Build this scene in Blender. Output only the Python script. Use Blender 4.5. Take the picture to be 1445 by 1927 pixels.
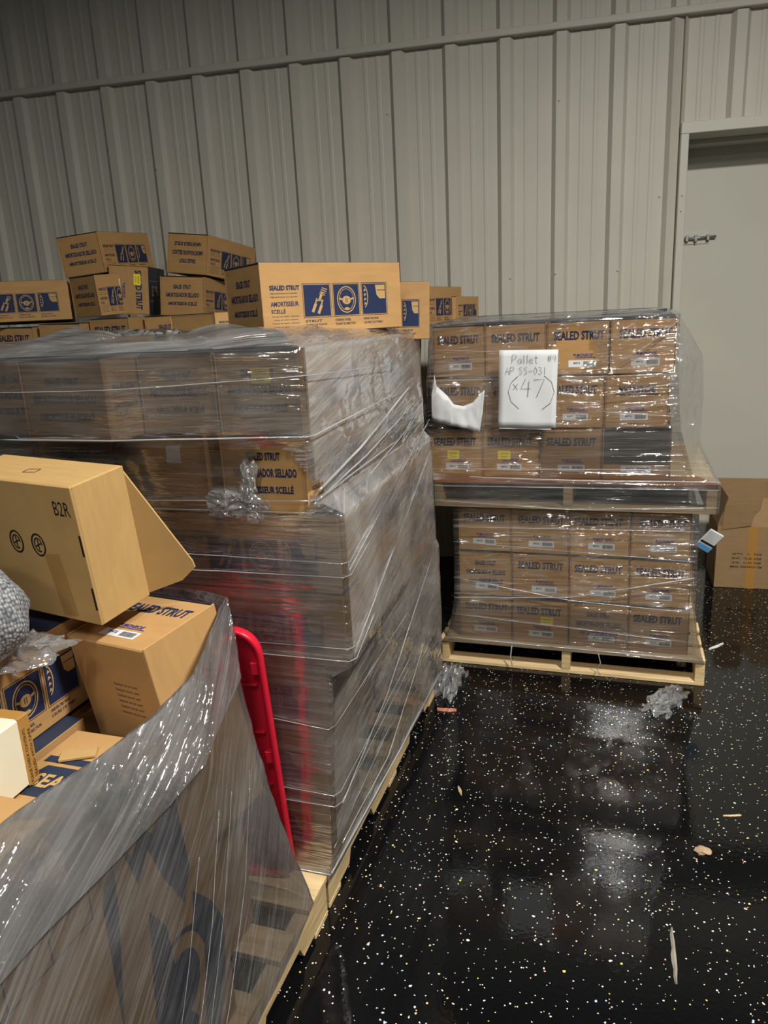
import bpy, bmesh, math, random
from mathutils import Vector, Matrix, Euler, noise

for o in list(bpy.data.objects):
    bpy.data.objects.remove(o, do_unlink=True)
scene = bpy.context.scene
COL = scene.collection
rnd = random.Random(7)

# ------------------------------------------------------------------ camera
cam_d = bpy.data.cameras.new('camera')
cam_d.sensor_fit = 'VERTICAL'
cam_d.sensor_height = 36.0
cam_d.lens = 36.0 * 1390.0 / 1927.0
cam_d.clip_start = 0.02
cam_o = bpy.data.objects.new('camera', cam_d)
COL.objects.link(cam_o)
r_, u_, b_ = (0.9519354, 0.30243781, -0.04848052), (-0.03317102, 0.25913914, 0.96527022), (0.30449741, -0.91726674, 0.25671589)
cam_o.matrix_world = Matrix(((r_[0], u_[0], b_[0], 0.0), (r_[1], u_[1], b_[1], 0.0), (r_[2], u_[2], b_[2], 1.6), (0, 0, 0, 1)))
scene.camera = cam_o

# ------------------------------------------------------------------ world, exposure
w = bpy.data.worlds.new('world')
scene.world = w
w.use_nodes = True
w.node_tree.nodes['Background'].inputs[0].default_value = (0.6, 0.65, 0.7, 1)
w.node_tree.nodes['Background'].inputs[1].default_value = 0.01
vs = scene.view_settings
vs.view_transform = 'Standard'
vs.look = 'None'
vs.gamma = 1.0
vs.use_curve_mapping = False
vs.exposure = 0.0
# lamps: (x, y, z, power W, diameter)
LAMPS = [((1.25, 1.05, 4.0), 232, 0.36, 172)]
STRIPS = [((0.06, -1.2, 4.3), 80), ((0.04, -4.3, 4.3), 95)]
CEIL = 4.75

# ------------------------------------------------------------------ helpers
def tag(o, label=None, cat=None, group=None, kind=None):
    if label: o['label'] = label
    if cat: o['category'] = cat
    if group: o['group'] = group
    if kind: o['kind'] = kind
    return o

def mobj(name, me, parent=None, loc=(0, 0, 0), rot=(0, 0, 0), mats=None):
    if mats is not None and len(me.materials) == 0:
        for m in mats: me.materials.append(m)
    o = bpy.data.objects.new(name, me)
    COL.objects.link(o)
    o.location = loc
    o.rotation_euler = rot
    if parent: o.parent = parent
    return o

def empty(name, loc=(0, 0, 0), rot=(0, 0, 0), parent=None):
    o = bpy.data.objects.new(name, None)
    o.empty_display_size = 0.05
    COL.objects.link(o)
    o.location = loc
    o.rotation_euler = rot
    if parent: o.parent = parent
    return o

def add_box(bm, x0, x1, y0, y1, z0, z1, mi=0, bev=0.0):
    vs_ = [bm.verts.new(p) for p in ((x0, y0, z0), (x1, y0, z0), (x1, y1, z0), (x0, y1, z0), (x0, y0, z1), (x1, y0, z1), (x1, y1, z1), (x0, y1, z1))]
    fs = []
    for f in ((0, 3, 2, 1), (4, 5, 6, 7), (0, 1, 5, 4), (1, 2, 6, 5), (2, 3, 7, 6), (3, 0, 4, 7)):
        fc = bm.faces.new([vs_[i] for i in f]); fc.material_index = mi; fs.append(fc)
    if bev > 0:
        es = list({e for f in fs for e in f.edges})
        r = bmesh.ops.bevel(bm, geom=es, offset=bev, segments=1, affect='EDGES', profile=0.5)
        for f in r['faces']: f.material_index = mi
    return fs

def to_mesh(bm, name, mats=(), smooth=False, recalc=True):
    if recalc: bmesh.ops.recalc_face_normals(bm, faces=bm.faces)
    me = bpy.data.meshes.new(name)
    bm.to_mesh(me); bm.free()
    for m in mats: me.materials.append(m)
    if smooth:
        for p in me.polygons: p.use_smooth = True
    return me

def box_mesh(name, x0, x1, y0, y1, z0, z1, mats, bev=0.002):
    bm = bmesh.new(); add_box(bm, x0, x1, y0, y1, z0, z1, 0, bev)
    return to_mesh(bm, name, mats)

def add_tube(bm, pts, r, n=6, mi=0, caps=True):
    pts = [Vector(p) for p in pts]
    rings = []
    for i, p in enumerate(pts):
        t = (pts[min(i + 1, len(pts) - 1)] - pts[max(i - 1, 0)]).normalized()
        a = Vector((0, 0, 1)) if abs(t.z) < 0.9 else Vector((1, 0, 0))
        s = t.cross(a).normalized(); q = t.cross(s)
        rr = r[i] if isinstance(r, (list, tuple)) else r
        rings.append([bm.verts.new(p + s * (rr * math.cos(k * 2 * math.pi / n)) + q * (rr * math.sin(k * 2 * math.pi / n))) for k in range(n)])
    for a, b in zip(rings, rings[1:]):
        for k in range(n):
            f = bm.faces.new((a[k], a[(k + 1) % n], b[(k + 1) % n], b[k])); f.material_index = mi; f.smooth = True
    if caps:
        for rg in (rings[0], rings[-1]):
            f = bm.faces.new(rg); f.material_index = mi

def add_ribbon(bm, pts, wd, mi=0, z=0.0):
    """flat stroke in the local xy plane"""
    L, R = [], []
    n = len(pts)
    for i in range(n):
        a = pts[max(i - 1, 0)]; b = pts[min(i + 1, n - 1)]
        dx, dy = b[0] - a[0], b[1] - a[1]
        l = math.hypot(dx, dy) or 1
        nx, ny = -dy / l * wd / 2, dx / l * wd / 2
        L.append(bm.verts.new((pts[i][0] + nx, pts[i][1] + ny, z)))
        R.append(bm.verts.new((pts[i][0] - nx, pts[i][1] - ny, z)))
    for i in range(n - 1):
        f = bm.faces.new((R[i], R[i + 1], L[i + 1], L[i])); f.material_index = mi

def add_rect(bm, x0, x1, y0, y1, z=0.0, mi=0):
    f = bm.faces.new([bm.verts.new(p) for p in ((x0, y0, z), (x1, y0, z), (x1, y1, z), (x0, y1, z))]); f.material_index = mi

def add_poly(bm, pts, z=0.0, mi=0):
    f = bm.faces.new([bm.verts.new((p[0], p[1], z)) for p in pts]); f.material_index = mi
    return f

def arc(cx, cy, rx, ry, a0, a1, n=20):
    return [(cx + rx * math.cos(math.radians(a0 + (a1 - a0) * i / n)), cy + ry * math.sin(math.radians(a0 + (a1 - a0) * i / n))) for i in range(n + 1)]

# ------------------------------------------------------------------ materials
def new_mat(name):
    m = bpy.data.materials.new(name); m.use_nodes = True
    nt = m.node_tree; nt.nodes.clear()
    out = nt.nodes.new('ShaderNodeOutputMaterial')
    return m, nt, out

def N(nt, t, **kw):
    n = nt.nodes.new(t)
    for k, v in kw.items():
        if k.startswith('i_'):
            key = k[2:]
            n.inputs[int(key) if key.isdigit() else key.replace('_', ' ')].default_value = v
        else: setattr(n, k, v)
    return n

def simple(name, col, rough=0.6, spec=0.3, noise_scale=0, noise_amt=0.0, bump=0.0, stretch=None, rand=0.0, metallic=0.0):
    m, nt, out = new_mat(name)
    b = N(nt, 'ShaderNodeBsdfPrincipled')
    b.inputs['Roughness'].default_value = rough
    b.inputs['Specular IOR Level'].default_value = spec
    b.inputs['Metallic'].default_value = metallic
    b.inputs['Base Color'].default_value = (*col, 1)
    nt.links.new(b.outputs[0], out.inputs[0])
    if noise_scale:
        tc = N(nt, 'ShaderNodeTexCoord'); mp = N(nt, 'ShaderNodeMapping')
        nt.links.new(tc.outputs['Object'], mp.inputs[0])
        if stretch: mp.inputs['Scale'].default_value = stretch
        nz = N(nt, 'ShaderNodeTexNoise'); nz.inputs['Scale'].default_value = noise_scale; nz.inputs['Detail'].default_value = 5
        nt.links.new(mp.outputs[0], nz.inputs[0])
        ramp = N(nt, 'ShaderNodeMapRange'); ramp.inputs['From Min'].default_value = 0.3; ramp.inputs['From Max'].default_value = 0.7
        ramp.inputs['To Min'].default_value = 1 - noise_amt; ramp.inputs['To Max'].default_value = 1 + noise_amt
        nt.links.new(nz.outputs[0], ramp.inputs[0])
        last = ramp.outputs[0]
        if rand:
            oi = N(nt, 'ShaderNodeObjectInfo'); r2 = N(nt, 'ShaderNodeMapRange')
            r2.inputs['To Min'].default_value = 1 - rand; r2.inputs['To Max'].default_value = 1 + rand
            nt.links.new(oi.outputs['Random'], r2.inputs[0])
            mu = N(nt, 'ShaderNodeMath', operation='MULTIPLY'); nt.links.new(last, mu.inputs[0]); nt.links.new(r2.outputs[0], mu.inputs[1]); last = mu.outputs[0]
        mx = N(nt, 'ShaderNodeVectorMath', operation='SCALE'); mx.inputs[0].default_value = col
        nt.links.new(last, mx.inputs['Scale'])
        nt.links.new(mx.outputs[0], b.inputs['Base Color'])
        if bump:
            bp = N(nt, 'ShaderNodeBump'); bp.inputs['Strength'].default_value = bump; bp.inputs['Distance'].default_value = 0.003
            nt.links.new(nz.outputs[0], bp.inputs['Height']); nt.links.new(bp.outputs[0], b.inputs['Normal'])
    return m

KRAFT = simple('kraft_board', (0.43, 0.25, 0.098), 0.72, 0.25, 9, 0.07, 0.12, (1, 1, 5), 0.09)
KRAFT_L = simple('kraft_board_light', (0.46, 0.292, 0.115), 0.7, 0.25, 14, 0.06, 0.12, (1, 6, 1), 0.04)
KRAFT_E = simple('kraft_cut_edge', (0.42, 0.27, 0.13), 0.85, 0.1, 160, 0.3, 0.3)
NAVY = simple('navy_ink', (0.018, 0.028, 0.075), 0.6, 0.2)
NAVYTOP = simple('navy_printed_board', (0.022, 0.032, 0.06), 0.55, 0.3, 12, 0.15, 0.1)
BLUE = simple('blue_ink', (0.03, 0.035, 0.22), 0.55, 0.2)
BLACKINK = simple('black_ink', (0.02, 0.018, 0.016), 0.7, 0.1)
PENCIL = simple('pencil_line', (0.09, 0.10, 0.12), 0.7, 0.1)
WHITE = simple('white_paper', (0.66, 0.68, 0.69), 0.6, 0.3, 6, 0.03, 0.05)
CREAM = simple('cream_carton', (0.74, 0.68, 0.52), 0.6, 0.3, 8, 0.05)
YELLOW = simple('yellow_sticker', (0.85, 0.68, 0.04), 0.5, 0.3)
TAPE = simple('brown_packing_tape', (0.40, 0.21, 0.055), 0.25, 0.5)
WOOD = simple('pallet_pine', (0.60, 0.44, 0.23), 0.75, 0.2, 7, 0.22, 0.35, (1.2, 1.2, 9), 0.1)
WOODX = simple('pallet_pine_board', (0.62, 0.46, 0.25), 0.75, 0.2, 7, 0.22, 0.35, (0.7, 9, 9), 0.1)
WOODRED = simple('reddish_pallet_board', (0.50, 0.24, 0.12), 0.7, 0.2, 7, 0.22, 0.3, (0.7, 9, 9), 0.05)
RED = simple('red_plastic', (0.62, 0.008, 0.03), 0.3, 0.5)
GAPSHADE = simple('black_gap_shade', (0.004, 0.004, 0.005), 0.4, 0.2, 6, 0.1, 0.3)  # black colour stands in for deep shade between the stacks
KNIT = None
STEEL = simple('zinc_steel', (0.35, 0.36, 0.36), 0.35, 0.5, metallic=0.8)
WALLP = simple('painted_steel_panel', (0.56, 0.545, 0.475), 0.5, 0.3, 3, 0.03, 0.0)
WALLD = simple('painted_door', (0.56, 0.55, 0.48), 0.42, 0.35, 2, 0.03)
OTHERW = simple('far_wall_paint', (0.20, 0.20, 0.19), 0.7, 0.1)
CEILM = simple('ceiling_paint', (0.22, 0.22, 0.21), 0.8, 0.1)
HOUSING = simple('lamp_housing', (0.05, 0.05, 0.05), 0.5, 0.3)

def knit_mat():
    m, nt, out = new_mat('grey_woven_cloth')
    b = N(nt, 'ShaderNodeBsdfPrincipled'); b.inputs['Roughness'].default_value = 0.8
    tc = N(nt, 'ShaderNodeTexCoord')
    mp = N(nt, 'ShaderNodeMapping'); mp.inputs['Scale'].default_value = (170, 170, 110); mp.inputs['Rotation'].default_value = (0.2, 0.3, 0.5)
    nt.links.new(tc.outputs['Object'], mp.inputs[0])
    vo = N(nt, 'ShaderNodeTexVoronoi'); vo.inputs['Scale'].default_value = 1.0; vo.inputs['Randomness'].default_value = 0.45
    nt.links.new(mp.outputs[0], vo.inputs[0])
    cr = N(nt, 'ShaderNodeValToRGB')
    cr.color_ramp.elements[0].color = (0.42, 0.43, 0.44, 1); cr.color_ramp.elements[1].color = (0.05, 0.055, 0.065, 1)
    cr.color_ramp.elements[0].position = 0.1; cr.color_ramp.elements[1].position = 0.75
    nt.links.new(vo.outputs['Distance'], cr.inputs[0]); nt.links.new(cr.outputs[0], b.inputs['Base Color'])
    bp = N(nt, 'ShaderNodeBump', invert=True); bp.inputs['Strength'].default_value = 0.8; bp.inputs['Distance'].default_value = 0.004
    nt.links.new(vo.outputs['Distance'], bp.inputs['Height']); nt.links.new(bp.outputs[0], b.inputs['Normal'])
    nt.links.new(b.outputs[0], out.inputs[0])
    return m
KNIT = knit_mat()

def floor_mat():
    m, nt, out = new_mat('black_flake_epoxy')
    b = N(nt, 'ShaderNodeBsdfPrincipled')
    tc = N(nt, 'ShaderNodeTexCoord')
    col_prev = None
    base = N(nt, 'ShaderNodeRGB'); base.outputs[0].default_value = (0.0035, 0.0038, 0.0045, 1)
    col_prev = base.outputs[0]
    for sc, thr, rad, seed in ((115, 0.968, 0.34, 0.0), (64, 0.978, 0.25, 13.7), (165, 0.975, 0.38, 41.3)):
        mp = N(nt, 'ShaderNodeMapping'); mp.inputs['Location'].default_value = (seed, seed * 0.7, 0)
        nt.links.new(tc.outputs['Object'], mp.inputs[0])
        wob = N(nt, 'ShaderNodeTexNoise'); wob.inputs['Scale'].default_value = sc * 1.7
        nt.links.new(mp.outputs[0], wob.inputs[0])
        wsc = N(nt, 'ShaderNodeVectorMath', operation='SCALE'); wsc.inputs['Scale'].default_value = 0.55 / sc
        nt.links.new(wob.outputs['Color'], wsc.inputs[0])
        ad = N(nt, 'ShaderNodeVectorMath', operation='ADD'); nt.links.new(mp.outputs[0], ad.inputs[0]); nt.links.new(wsc.outputs[0], ad.inputs[1])
        vo = N(nt, 'ShaderNodeTexVoronoi', voronoi_dimensions='2D'); vo.inputs['Scale'].default_value = sc
        nt.links.new(ad.outputs[0], vo.inputs['Vector'])
        sp = N(nt, 'ShaderNodeSeparateColor'); nt.links.new(vo.outputs['Color'], sp.inputs[0])
        g1 = N(nt, 'ShaderNodeMath', operation='GREATER_THAN'); g1.inputs[1].default_value = thr; nt.links.new(sp.outputs[0], g1.inputs[0])
        # chip radius varies from chip to chip
        rr = N(nt, 'ShaderNodeMapRange'); rr.inputs['To Min'].default_value = rad * 0.35; rr.inputs['To Max'].default_value = rad
        nt.links.new(sp.outputs[1], rr.inputs[0])
        g2 = N(nt, 'ShaderNodeMath', operation='LESS_THAN'); nt.links.new(vo.outputs['Distance'], g2.inputs[0]); nt.links.new(rr.outputs[0], g2.inputs[1])
        an = N(nt, 'ShaderNodeMath', operation='MULTIPLY'); nt.links.new(g1.outputs[0], an.inputs[0]); nt.links.new(g2.outputs[0], an.inputs[1])
        cr = N(nt, 'ShaderNodeValToRGB'); cr.color_ramp.interpolation = 'CONSTANT'
        els = cr.color_ramp.elements
        els[0].color = (0.78, 0.76, 0.66, 1); els[1].position = 0.42; els[1].color = (0.72, 0.62, 0.30, 1)
        for p, c in ((0.58, (0.45, 0.60, 0.75, 1)), (0.72, (0.75, 0.42, 0.30, 1)), (0.80, (0.85, 0.84, 0.80, 1)), (0.93, (0.75, 0.60, 0.10, 1))):
            e = els.new(p); e.color = c
        nt.links.new(sp.outputs[2], cr.inputs[0])
        mx = N(nt, 'ShaderNodeMix', data_type='RGBA')
        nt.links.new(an.outputs[0], mx.inputs[0]); nt.links.new(col_prev, mx.inputs[6]); nt.links.new(cr.outputs[0], mx.inputs[7])
        col_prev = mx.outputs[2]
    nt.links.new(col_prev, b.inputs['Base Color'])
    n1 = N(nt, 'ShaderNodeTexNoise'); n1.inputs['Scale'].default_value = 75; n1.inputs['Detail'].default_value = 2
    nt.links.new(tc.outputs['Object'], n1.inputs[0])
    bp = N(nt, 'ShaderNodeBump'); bp.inputs['Strength'].default_value = 0.09; bp.inputs['Distance'].default_value = 0.0025
    nt.links.new(n1.outputs[0], bp.inputs['Height']); nt.links.new(bp.outputs[0], b.inputs['Normal'])
    n2 = N(nt, 'ShaderNodeTexNoise'); n2.inputs['Scale'].default_value = 2.2; n2.inputs['Detail'].default_value = 6
    nt.links.new(tc.outputs['Object'], n2.inputs[0])
    mr = N(nt, 'ShaderNodeMapRange'); mr.inputs['From Min'].default_value = 0.3; mr.inputs['From Max'].default_value = 0.7
    mr.inputs["To Min"].default_value = 0.03; mr.inputs["To Max"].default_value = 0.08
    nt.links.new(n2.outputs[0], mr.inputs[0]); nt.links.new(mr.outputs[0], b.inputs['Roughness'])
    b.inputs['Specular IOR Level'].default_value = 0.44
    nt.links.new(b.outputs[0], out.inputs[0])
    return m

def film_mat(name, angle=0.0, haze=0.16, amt=0.30, f0=0.16, rough=0.10, crumple=0.25, tint=(0.93, 0.94, 0.96), freq=1.0, crease=0.6, wave=0.010):
    """stretch film: several thin clear layers - clear where smooth, milky along the stretch streaks, glossy over all"""
    m, nt, out = new_mat(name)
    uv = N(nt, 'ShaderNodeUVMap')
    rot = N(nt, 'ShaderNodeMapping'); rot.inputs['Rotation'].default_value = (0, 0, angle)
    nt.links.new(uv.outputs[0], rot.inputs[0])
    def nz(sx, sy, sc, det=4, off=0.0):
        mp = N(nt, 'ShaderNodeMapping'); mp.inputs['Scale'].default_value = (sx, sy, 1); mp.inputs['Location'].default_value = (off, off * 1.7, 0)
        nt.links.new(rot.outputs[0], mp.inputs[0])
        t = N(nt, 'ShaderNodeTexNoise', noise_dimensions='2D'); t.inputs['Scale'].default_value = sc; t.inputs['Detail'].default_value = det
        nt.links.new(mp.outputs[0], t.inputs[0]); return t.outputs[0]
    s1 = nz(0.9 * freq, 26 * freq, 2.0, 5); s2 = nz(2.5, 150, 1.6, 3, 5.0); s3 = nz(1.3, 20, 1.7, 2, 17.0); msk = nz(1, 1.6, 4.5, 3, 29.0); s4 = nz(2.0, 13, 2.6, 2, 37.0); msk2 = nz(1, 1.4, 3.4, 3, 51.0); cl = nz(1, 1, 3.2, 3, 9.0); cr = nz(1.0, 2.2, 17, 4, 3.0)
    def M(op, a, b=None):
        n = N(nt, 'ShaderNodeMath', operation=op)
        for i, v in enumerate((a, b)):
            if v is None: continue
            if isinstance(v, (int, float)): n.inputs[i].default_value = v
            else: nt.links.new(v, n.inputs[i])
        return n.outputs[0]
    st = M('ADD', M('MULTIPLY', s1, 0.65), M('MULTIPLY', s2, 0.35))
    mr = N(nt, 'ShaderNodeMapRange'); mr.inputs['From Min'].default_value = 0.40; mr.inputs['From Max'].default_value = 0.72
    mr.inputs['To Min'].default_value = 0.0; mr.inputs['To Max'].default_value = amt
    nt.links.new(st, mr.inputs[0])
    clm = N(nt, 'ShaderNodeMapRange'); clm.inputs['From Min'].default_value = 0.35; clm.inputs['From Max'].default_value = 0.7; clm.inputs['To Min'].default_value = 0.45; clm.inputs['To Max'].default_value = 1.5
    nt.links.new(cl, clm.inputs[0])
    rid = M('POWER', M('SUBTRACT', 1.0, M('ABSOLUTE', M('MULTIPLY', M('SUBTRACT', s3, 0.5), 2.6))), 14.0)
    mk = N(nt, 'ShaderNodeMapRange'); mk.inputs['From Min'].default_value = 0.42; mk.inputs['From Max'].default_value = 0.62
    nt.links.new(msk, mk.inputs[0])
    rid = M('MULTIPLY', M('MULTIPLY', M('MAXIMUM', rid, 0.0), mk.outputs[0]), crease)
    hz = M('ADD', M('MULTIPLY', mr.outputs[0], clm.outputs[0]), M('ADD', M('MULTIPLY', clm.outputs[0], haze), M('MULTIPLY', rid, 0.35)))
    bpa = N(nt, 'ShaderNodeBump'); bpa.inputs['Strength'].default_value = 0.55; bpa.inputs['Distance'].default_value = 0.004
    nt.links.new(M('ADD', M('ADD', M('MULTIPLY', st, 0.6), M('MULTIPLY', rid, 1.6)), M('MULTIPLY', cr, crumple)), bpa.inputs['Height'])
    mk2 = N(nt, 'ShaderNodeMapRange'); mk2.inputs['From Min'].default_value = 0.46; mk2.inputs['From Max'].default_value = 0.60
    nt.links.new(msk2, mk2.inputs[0])
    bpb = N(nt, 'ShaderNodeBump'); bpb.inputs['Strength'].default_value = 0.9; bpb.inputs['Distance'].default_value = wave
    nt.links.new(M('MULTIPLY', M('ADD', s4, M('MULTIPLY', cr, crumple)), mk2.outputs[0]), bpb.inputs['Height']); nt.links.new(bpa.outputs[0], bpb.inputs['Normal'])
    lw = N(nt, 'ShaderNodeLayerWeight'); lw.inputs['Blend'].default_value = 0.5
    fz = M('ADD', M('MULTIPLY', M('POWER', lw.outputs['Facing'], 4.0), 0.75), f0)
    fz = M('MINIMUM', fz, 0.9)
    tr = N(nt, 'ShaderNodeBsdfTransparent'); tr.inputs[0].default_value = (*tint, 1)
    di = N(nt, 'ShaderNodeBsdfDiffuse'); di.inputs[0].default_value = (0.78, 0.79, 0.80, 1)
    tl = N(nt, 'ShaderNodeBsdfTranslucent'); tl.inputs[0].default_value = (0.78, 0.79, 0.80, 1)
    md = N(nt, 'ShaderNodeMixShader'); md.inputs[0].default_value = 0.4
    nt.links.new(di.outputs[0], md.inputs[1]); nt.links.new(tl.outputs[0], md.inputs[2])
    m1 = N(nt, 'ShaderNodeMixShader'); nt.links.new(M('MINIMUM', hz, 0.95), m1.inputs[0]); nt.links.new(tr.outputs[0], m1.inputs[1]); nt.links.new(md.outputs[0], m1.inputs[2])
    gl = N(nt, 'ShaderNodeBsdfGlossy'); gl.inputs['Roughness'].default_value = rough; gl.inputs[0].default_value = (0.95, 0.96, 0.97, 1)
    nt.links.new(bpb.outputs[0], gl.inputs['Normal'])
    m2 = N(nt, 'ShaderNodeMixShader'); nt.links.new(fz, m2.inputs[0]); nt.links.new(m1.outputs[0], m2.inputs[1]); nt.links.new(gl.outputs[0], m2.inputs[2])
    nt.links.new(m2.outputs[0], out.inputs[0])
    return m

FLOORM = floor_mat()
FILM_R = film_mat('stretch_film_right', 0.05, 0.02, 0.18, 0.20, 0.06, 0.22, (.86, .86, .87), 1.5, 1.0, .018)
FILM_S = film_mat('stretch_film_taut', 0.02, 0.02, 0.16, 0.45, 0.04, 0.03, (.84, .84, .85), 1.0, .2, .001)
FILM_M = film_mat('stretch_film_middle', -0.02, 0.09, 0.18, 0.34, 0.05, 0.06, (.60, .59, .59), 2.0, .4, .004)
FILM_MR = film_mat('stretch_film_middle_side', 0.22, 0.30, 0.20, 0.24, 0.10, 0.12, (.62, .61, .61), 1.0, .8, .012)
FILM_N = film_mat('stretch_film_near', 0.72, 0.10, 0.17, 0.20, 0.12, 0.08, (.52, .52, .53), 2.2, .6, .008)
FILM_C = film_mat('stretch_film_crumpled', 0.5, 0.28, 0.30, 0.30, 0.08, 0.9, (.85, .86, .88), 1.0, 1.0, .035)
STRAND = film_mat('stretch_film_rope', 0.0, 0.5, 0.3, 0.3, 0.12, 0.3)

# ------------------------------------------------------------------ lettering
_tc = {}
def text_mesh(s, wd, ht, bold=0.018, shear=0.0):
    """lettering as a flat mesh, scaled to wd x ht, centred on the origin in the xy plane"""
    key = (s, round(wd, 4), round(ht, 4), bold, shear)
    if key in _tc: return _tc[key]
    cu = bpy.data.curves.new('lettering', 'FONT')
    cu.body = s; cu.resolution_u = 2; cu.offset = bold; cu.shear = shear; cu.align_x = 'CENTER'
    cu.fill_mode = 'FRONT'
    o = bpy.data.objects.new('lettering_tmp', cu); COL.objects.link(o)
    bpy.context.view_layer.update()
    me = bpy.data.meshes.new_from_object(o.evaluated_get(bpy.context.evaluated_depsgraph_get()))
    bpy.data.objects.remove(o, do_unlink=True)
    xs = [v.co.x for v in me.vertices]; ys = [v.co.y for v in me.vertices]
    x0, x1, y0, y1 = min(xs), max(xs), min(ys), max(ys)
    data = ([((v.co.x - (x0 + x1) / 2) * wd / (x1 - x0), (v.co.y - (y0 + y1) / 2) * ht / (y1 - y0)) for v in me.vertices], [tuple(p.vertices) for p in me.polygons])
    bpy.data.meshes.remove(me)
    _tc[key] = data
    return data

def add_text(bm, s, cx, cy, wd, ht, mi=0, z=0.0, bold=0.018, rot=0.0, shear=0.0):
    vs_, fs = text_mesh(s, wd, ht, bold, shear)
    c, sn = math.cos(rot), math.sin(rot)
    bv = [bm.verts.new((cx + x * c - y * sn, cy + x * sn + y * c, z)) for x, y in vs_]
    for f in fs:
        try:
            fc = bm.faces.new([bv[i] for i in f]); fc.material_index = mi
        except ValueError: pass

FR = (math.pi / 2, 0, 0)                    # on a face looking to -y
RT = (math.pi / 2, 0, math.pi / 2)          # on a face looking to +x
LT = (math.pi / 2, 0, -math.pi / 2)         # on a face looking to -x
BK = (math.pi / 2, 0, math.pi)

# ------------------------------------------------------------------ the strut carton (kraft box .25 x .505 x .205)
BW, BL, BH = 0.25, 0.505, 0.205
def carton_body_mesh():
    bm = bmesh.new()
    hw = BW / 2
    add_box(bm, -hw + .003, hw - .003, 0.004, BL - .004, 0.0, BH - .0025, 0, 0.003)       # folded core
    add_box(bm, -hw, -hw + .0032, 0, BL, 0.001, BH - .001, 0, 0.0012)                     # outer side walls, their raw ends stand proud
    add_box(bm, hw - .0032, hw, 0, BL, 0.001, BH - .001, 0, 0.0012)
    add_box(bm, -hw + .001, hw - .001, 0.001, BL - .001, BH - .003, BH, 1, 0.001)         # printed lid
    return to_mesh(bm, 'carton_body', (KRAFT, NAVYTOP))
BODY = carton_body_mesh()

def face_print(fn, mats, name):
    bm = bmesh.new(); fn(bm); return to_mesh(bm, name, mats, recalc=False)

def p_ss(bm): add_text(bm, 'SEALED STRUT', 0, 0, 0.200, 0.034, bold=0.04)
LINES = (('SEALED STRUT', .042, .100, .021), ('AMORTIGUADOR SELLADO', 0, .190, .023), ('AMORTISSEUR SCELLÉ', -.042, .165, .023))
def p_monroe(bm):
    add_text(bm, 'MONROE', 0.004, 0.001, 0.066, 0.012, bold=0.03, shear=0.25)
    add_poly(bm, [(-.044, .004), (-.032, .008), (-.032, -.003)])
    add_rect(bm, -.034, .046, -.0095, -.0070)
def p_barcode(bm):
    r = random.Random(3); x = 0.0
    while x < 0.044:
        wd = r.choice((.0008, .0012, .0018)); add_rect(bm, x, x + wd, -.0085, .0085); x += wd + r.choice((.0008, .0012))
    add_text(bm, '8472', -0.026, 0.002, 0.026, 0.0085, bold=0.02)
def draw_strut(bm, x0, y0, s, mi):
    def P(a, b): return (x0 + a * s, y0 + b * s)
    for off in ((0.30, 0.05), (0.52, 0.0)):
        a = off
        add_ribbon(bm, [P(a[0], 0.08 + a[1]), P(a[0] + .14, .36 + a[1])], s * .10, mi, .0004)
        add_ribbon(bm, [P(a[0] + .12, .34 + a[1]), P(a[0] + .19, .52 + a[1])], s * .05, mi, .0004)
    add_ribbon(bm, [P(.46, .50), P(.70, .50)], s * .04, mi, .0004)
    add_ribbon(bm, [P(.58, .50), P(.70, .74)], s * .09, mi, .0004)
    for k in range(4):
        add_ribbon(bm, [P(.60 + .035 * k, .72 + .06 * k), P(.80 + .035 * k, .66 + .06 * k)], s * .03, mi, .0004)
def draw_wheel(bm, x0, y0, s, mi):
    c = (x0 + .5 * s, y0 + .5 * s)
    add_ribbon(bm, arc(c[0], c[1], .36 * s, .42 * s, 0, 360, 28), s * .035, mi, .0004)
    add_ribbon(bm, arc(c[0], c[1], .29 * s, .35 * s, 0, 360, 28), s * .018, mi, .0004)
    add_poly(bm, arc(c[0], c[1] - .02 * s, .17 * s, .14 * s, 0, 340, 17), .0004, mi)
    add_ribbon(bm, [(c[0] - .30 * s, c[1] + .05 * s), (c[0] - .14 * s, c[1])], s * .06, mi, .0004)
    add_ribbon(bm, [(c[0] + .30 * s, c[1] + .05 * s), (c[0] + .14 * s, c[1])], s * .06, mi, .0004)
    add_poly(bm, arc(c[0], c[1] - .30 * s, .10 * s, .05 * s, 0, 340, 12), .0004, mi)
    add_ribbon(bm, [(c[0] - .03 * s, c[1] + .06 * s), (c[0] - .03 * s, c[1] - .10 * s)], s * .02, 0, .0007)
    add_ribbon(bm, [(c[0] + .03 * s, c[1] + .06 * s), (c[0] + .03 * s, c[1] - .10 * s)], s * .02, 0, .0007)
def draw_tire(bm, x0, y0, s, mi):
    add_poly(bm, [(x0 + .55 * s, y0 + .96 * s), (x0 + .96 * s, y0 + .96 * s), (x0 + .96 * s, y0 + .50 * s), (x0 + .72 * s, y0 + .50 * s), (x0 + .60 * s, y0 + .62 * s)], .0004, mi)
    add_ribbon(bm, arc(x0 + .06 * s, y0 + .58 * s, .16 * s, .36 * s, -80, 85, 14), s * .03, mi, .0004)
    for k in range(4):
        add_poly(bm, [(x0 + .06 * s, y0 + (.30 + .15 * k) * s), (x0 + .17 * s, y0 + (.33 + .15 * k) * s), (x0 + .10 * s, y0 + (.40 + .15 * k) * s)], .0004, mi)
    add_ribbon(bm, [(x0 + .62 * s, y0 + .78 * s), (x0 + .96 * s, y0 + .78 * s)], s * .02, 0, .0007)
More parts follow.
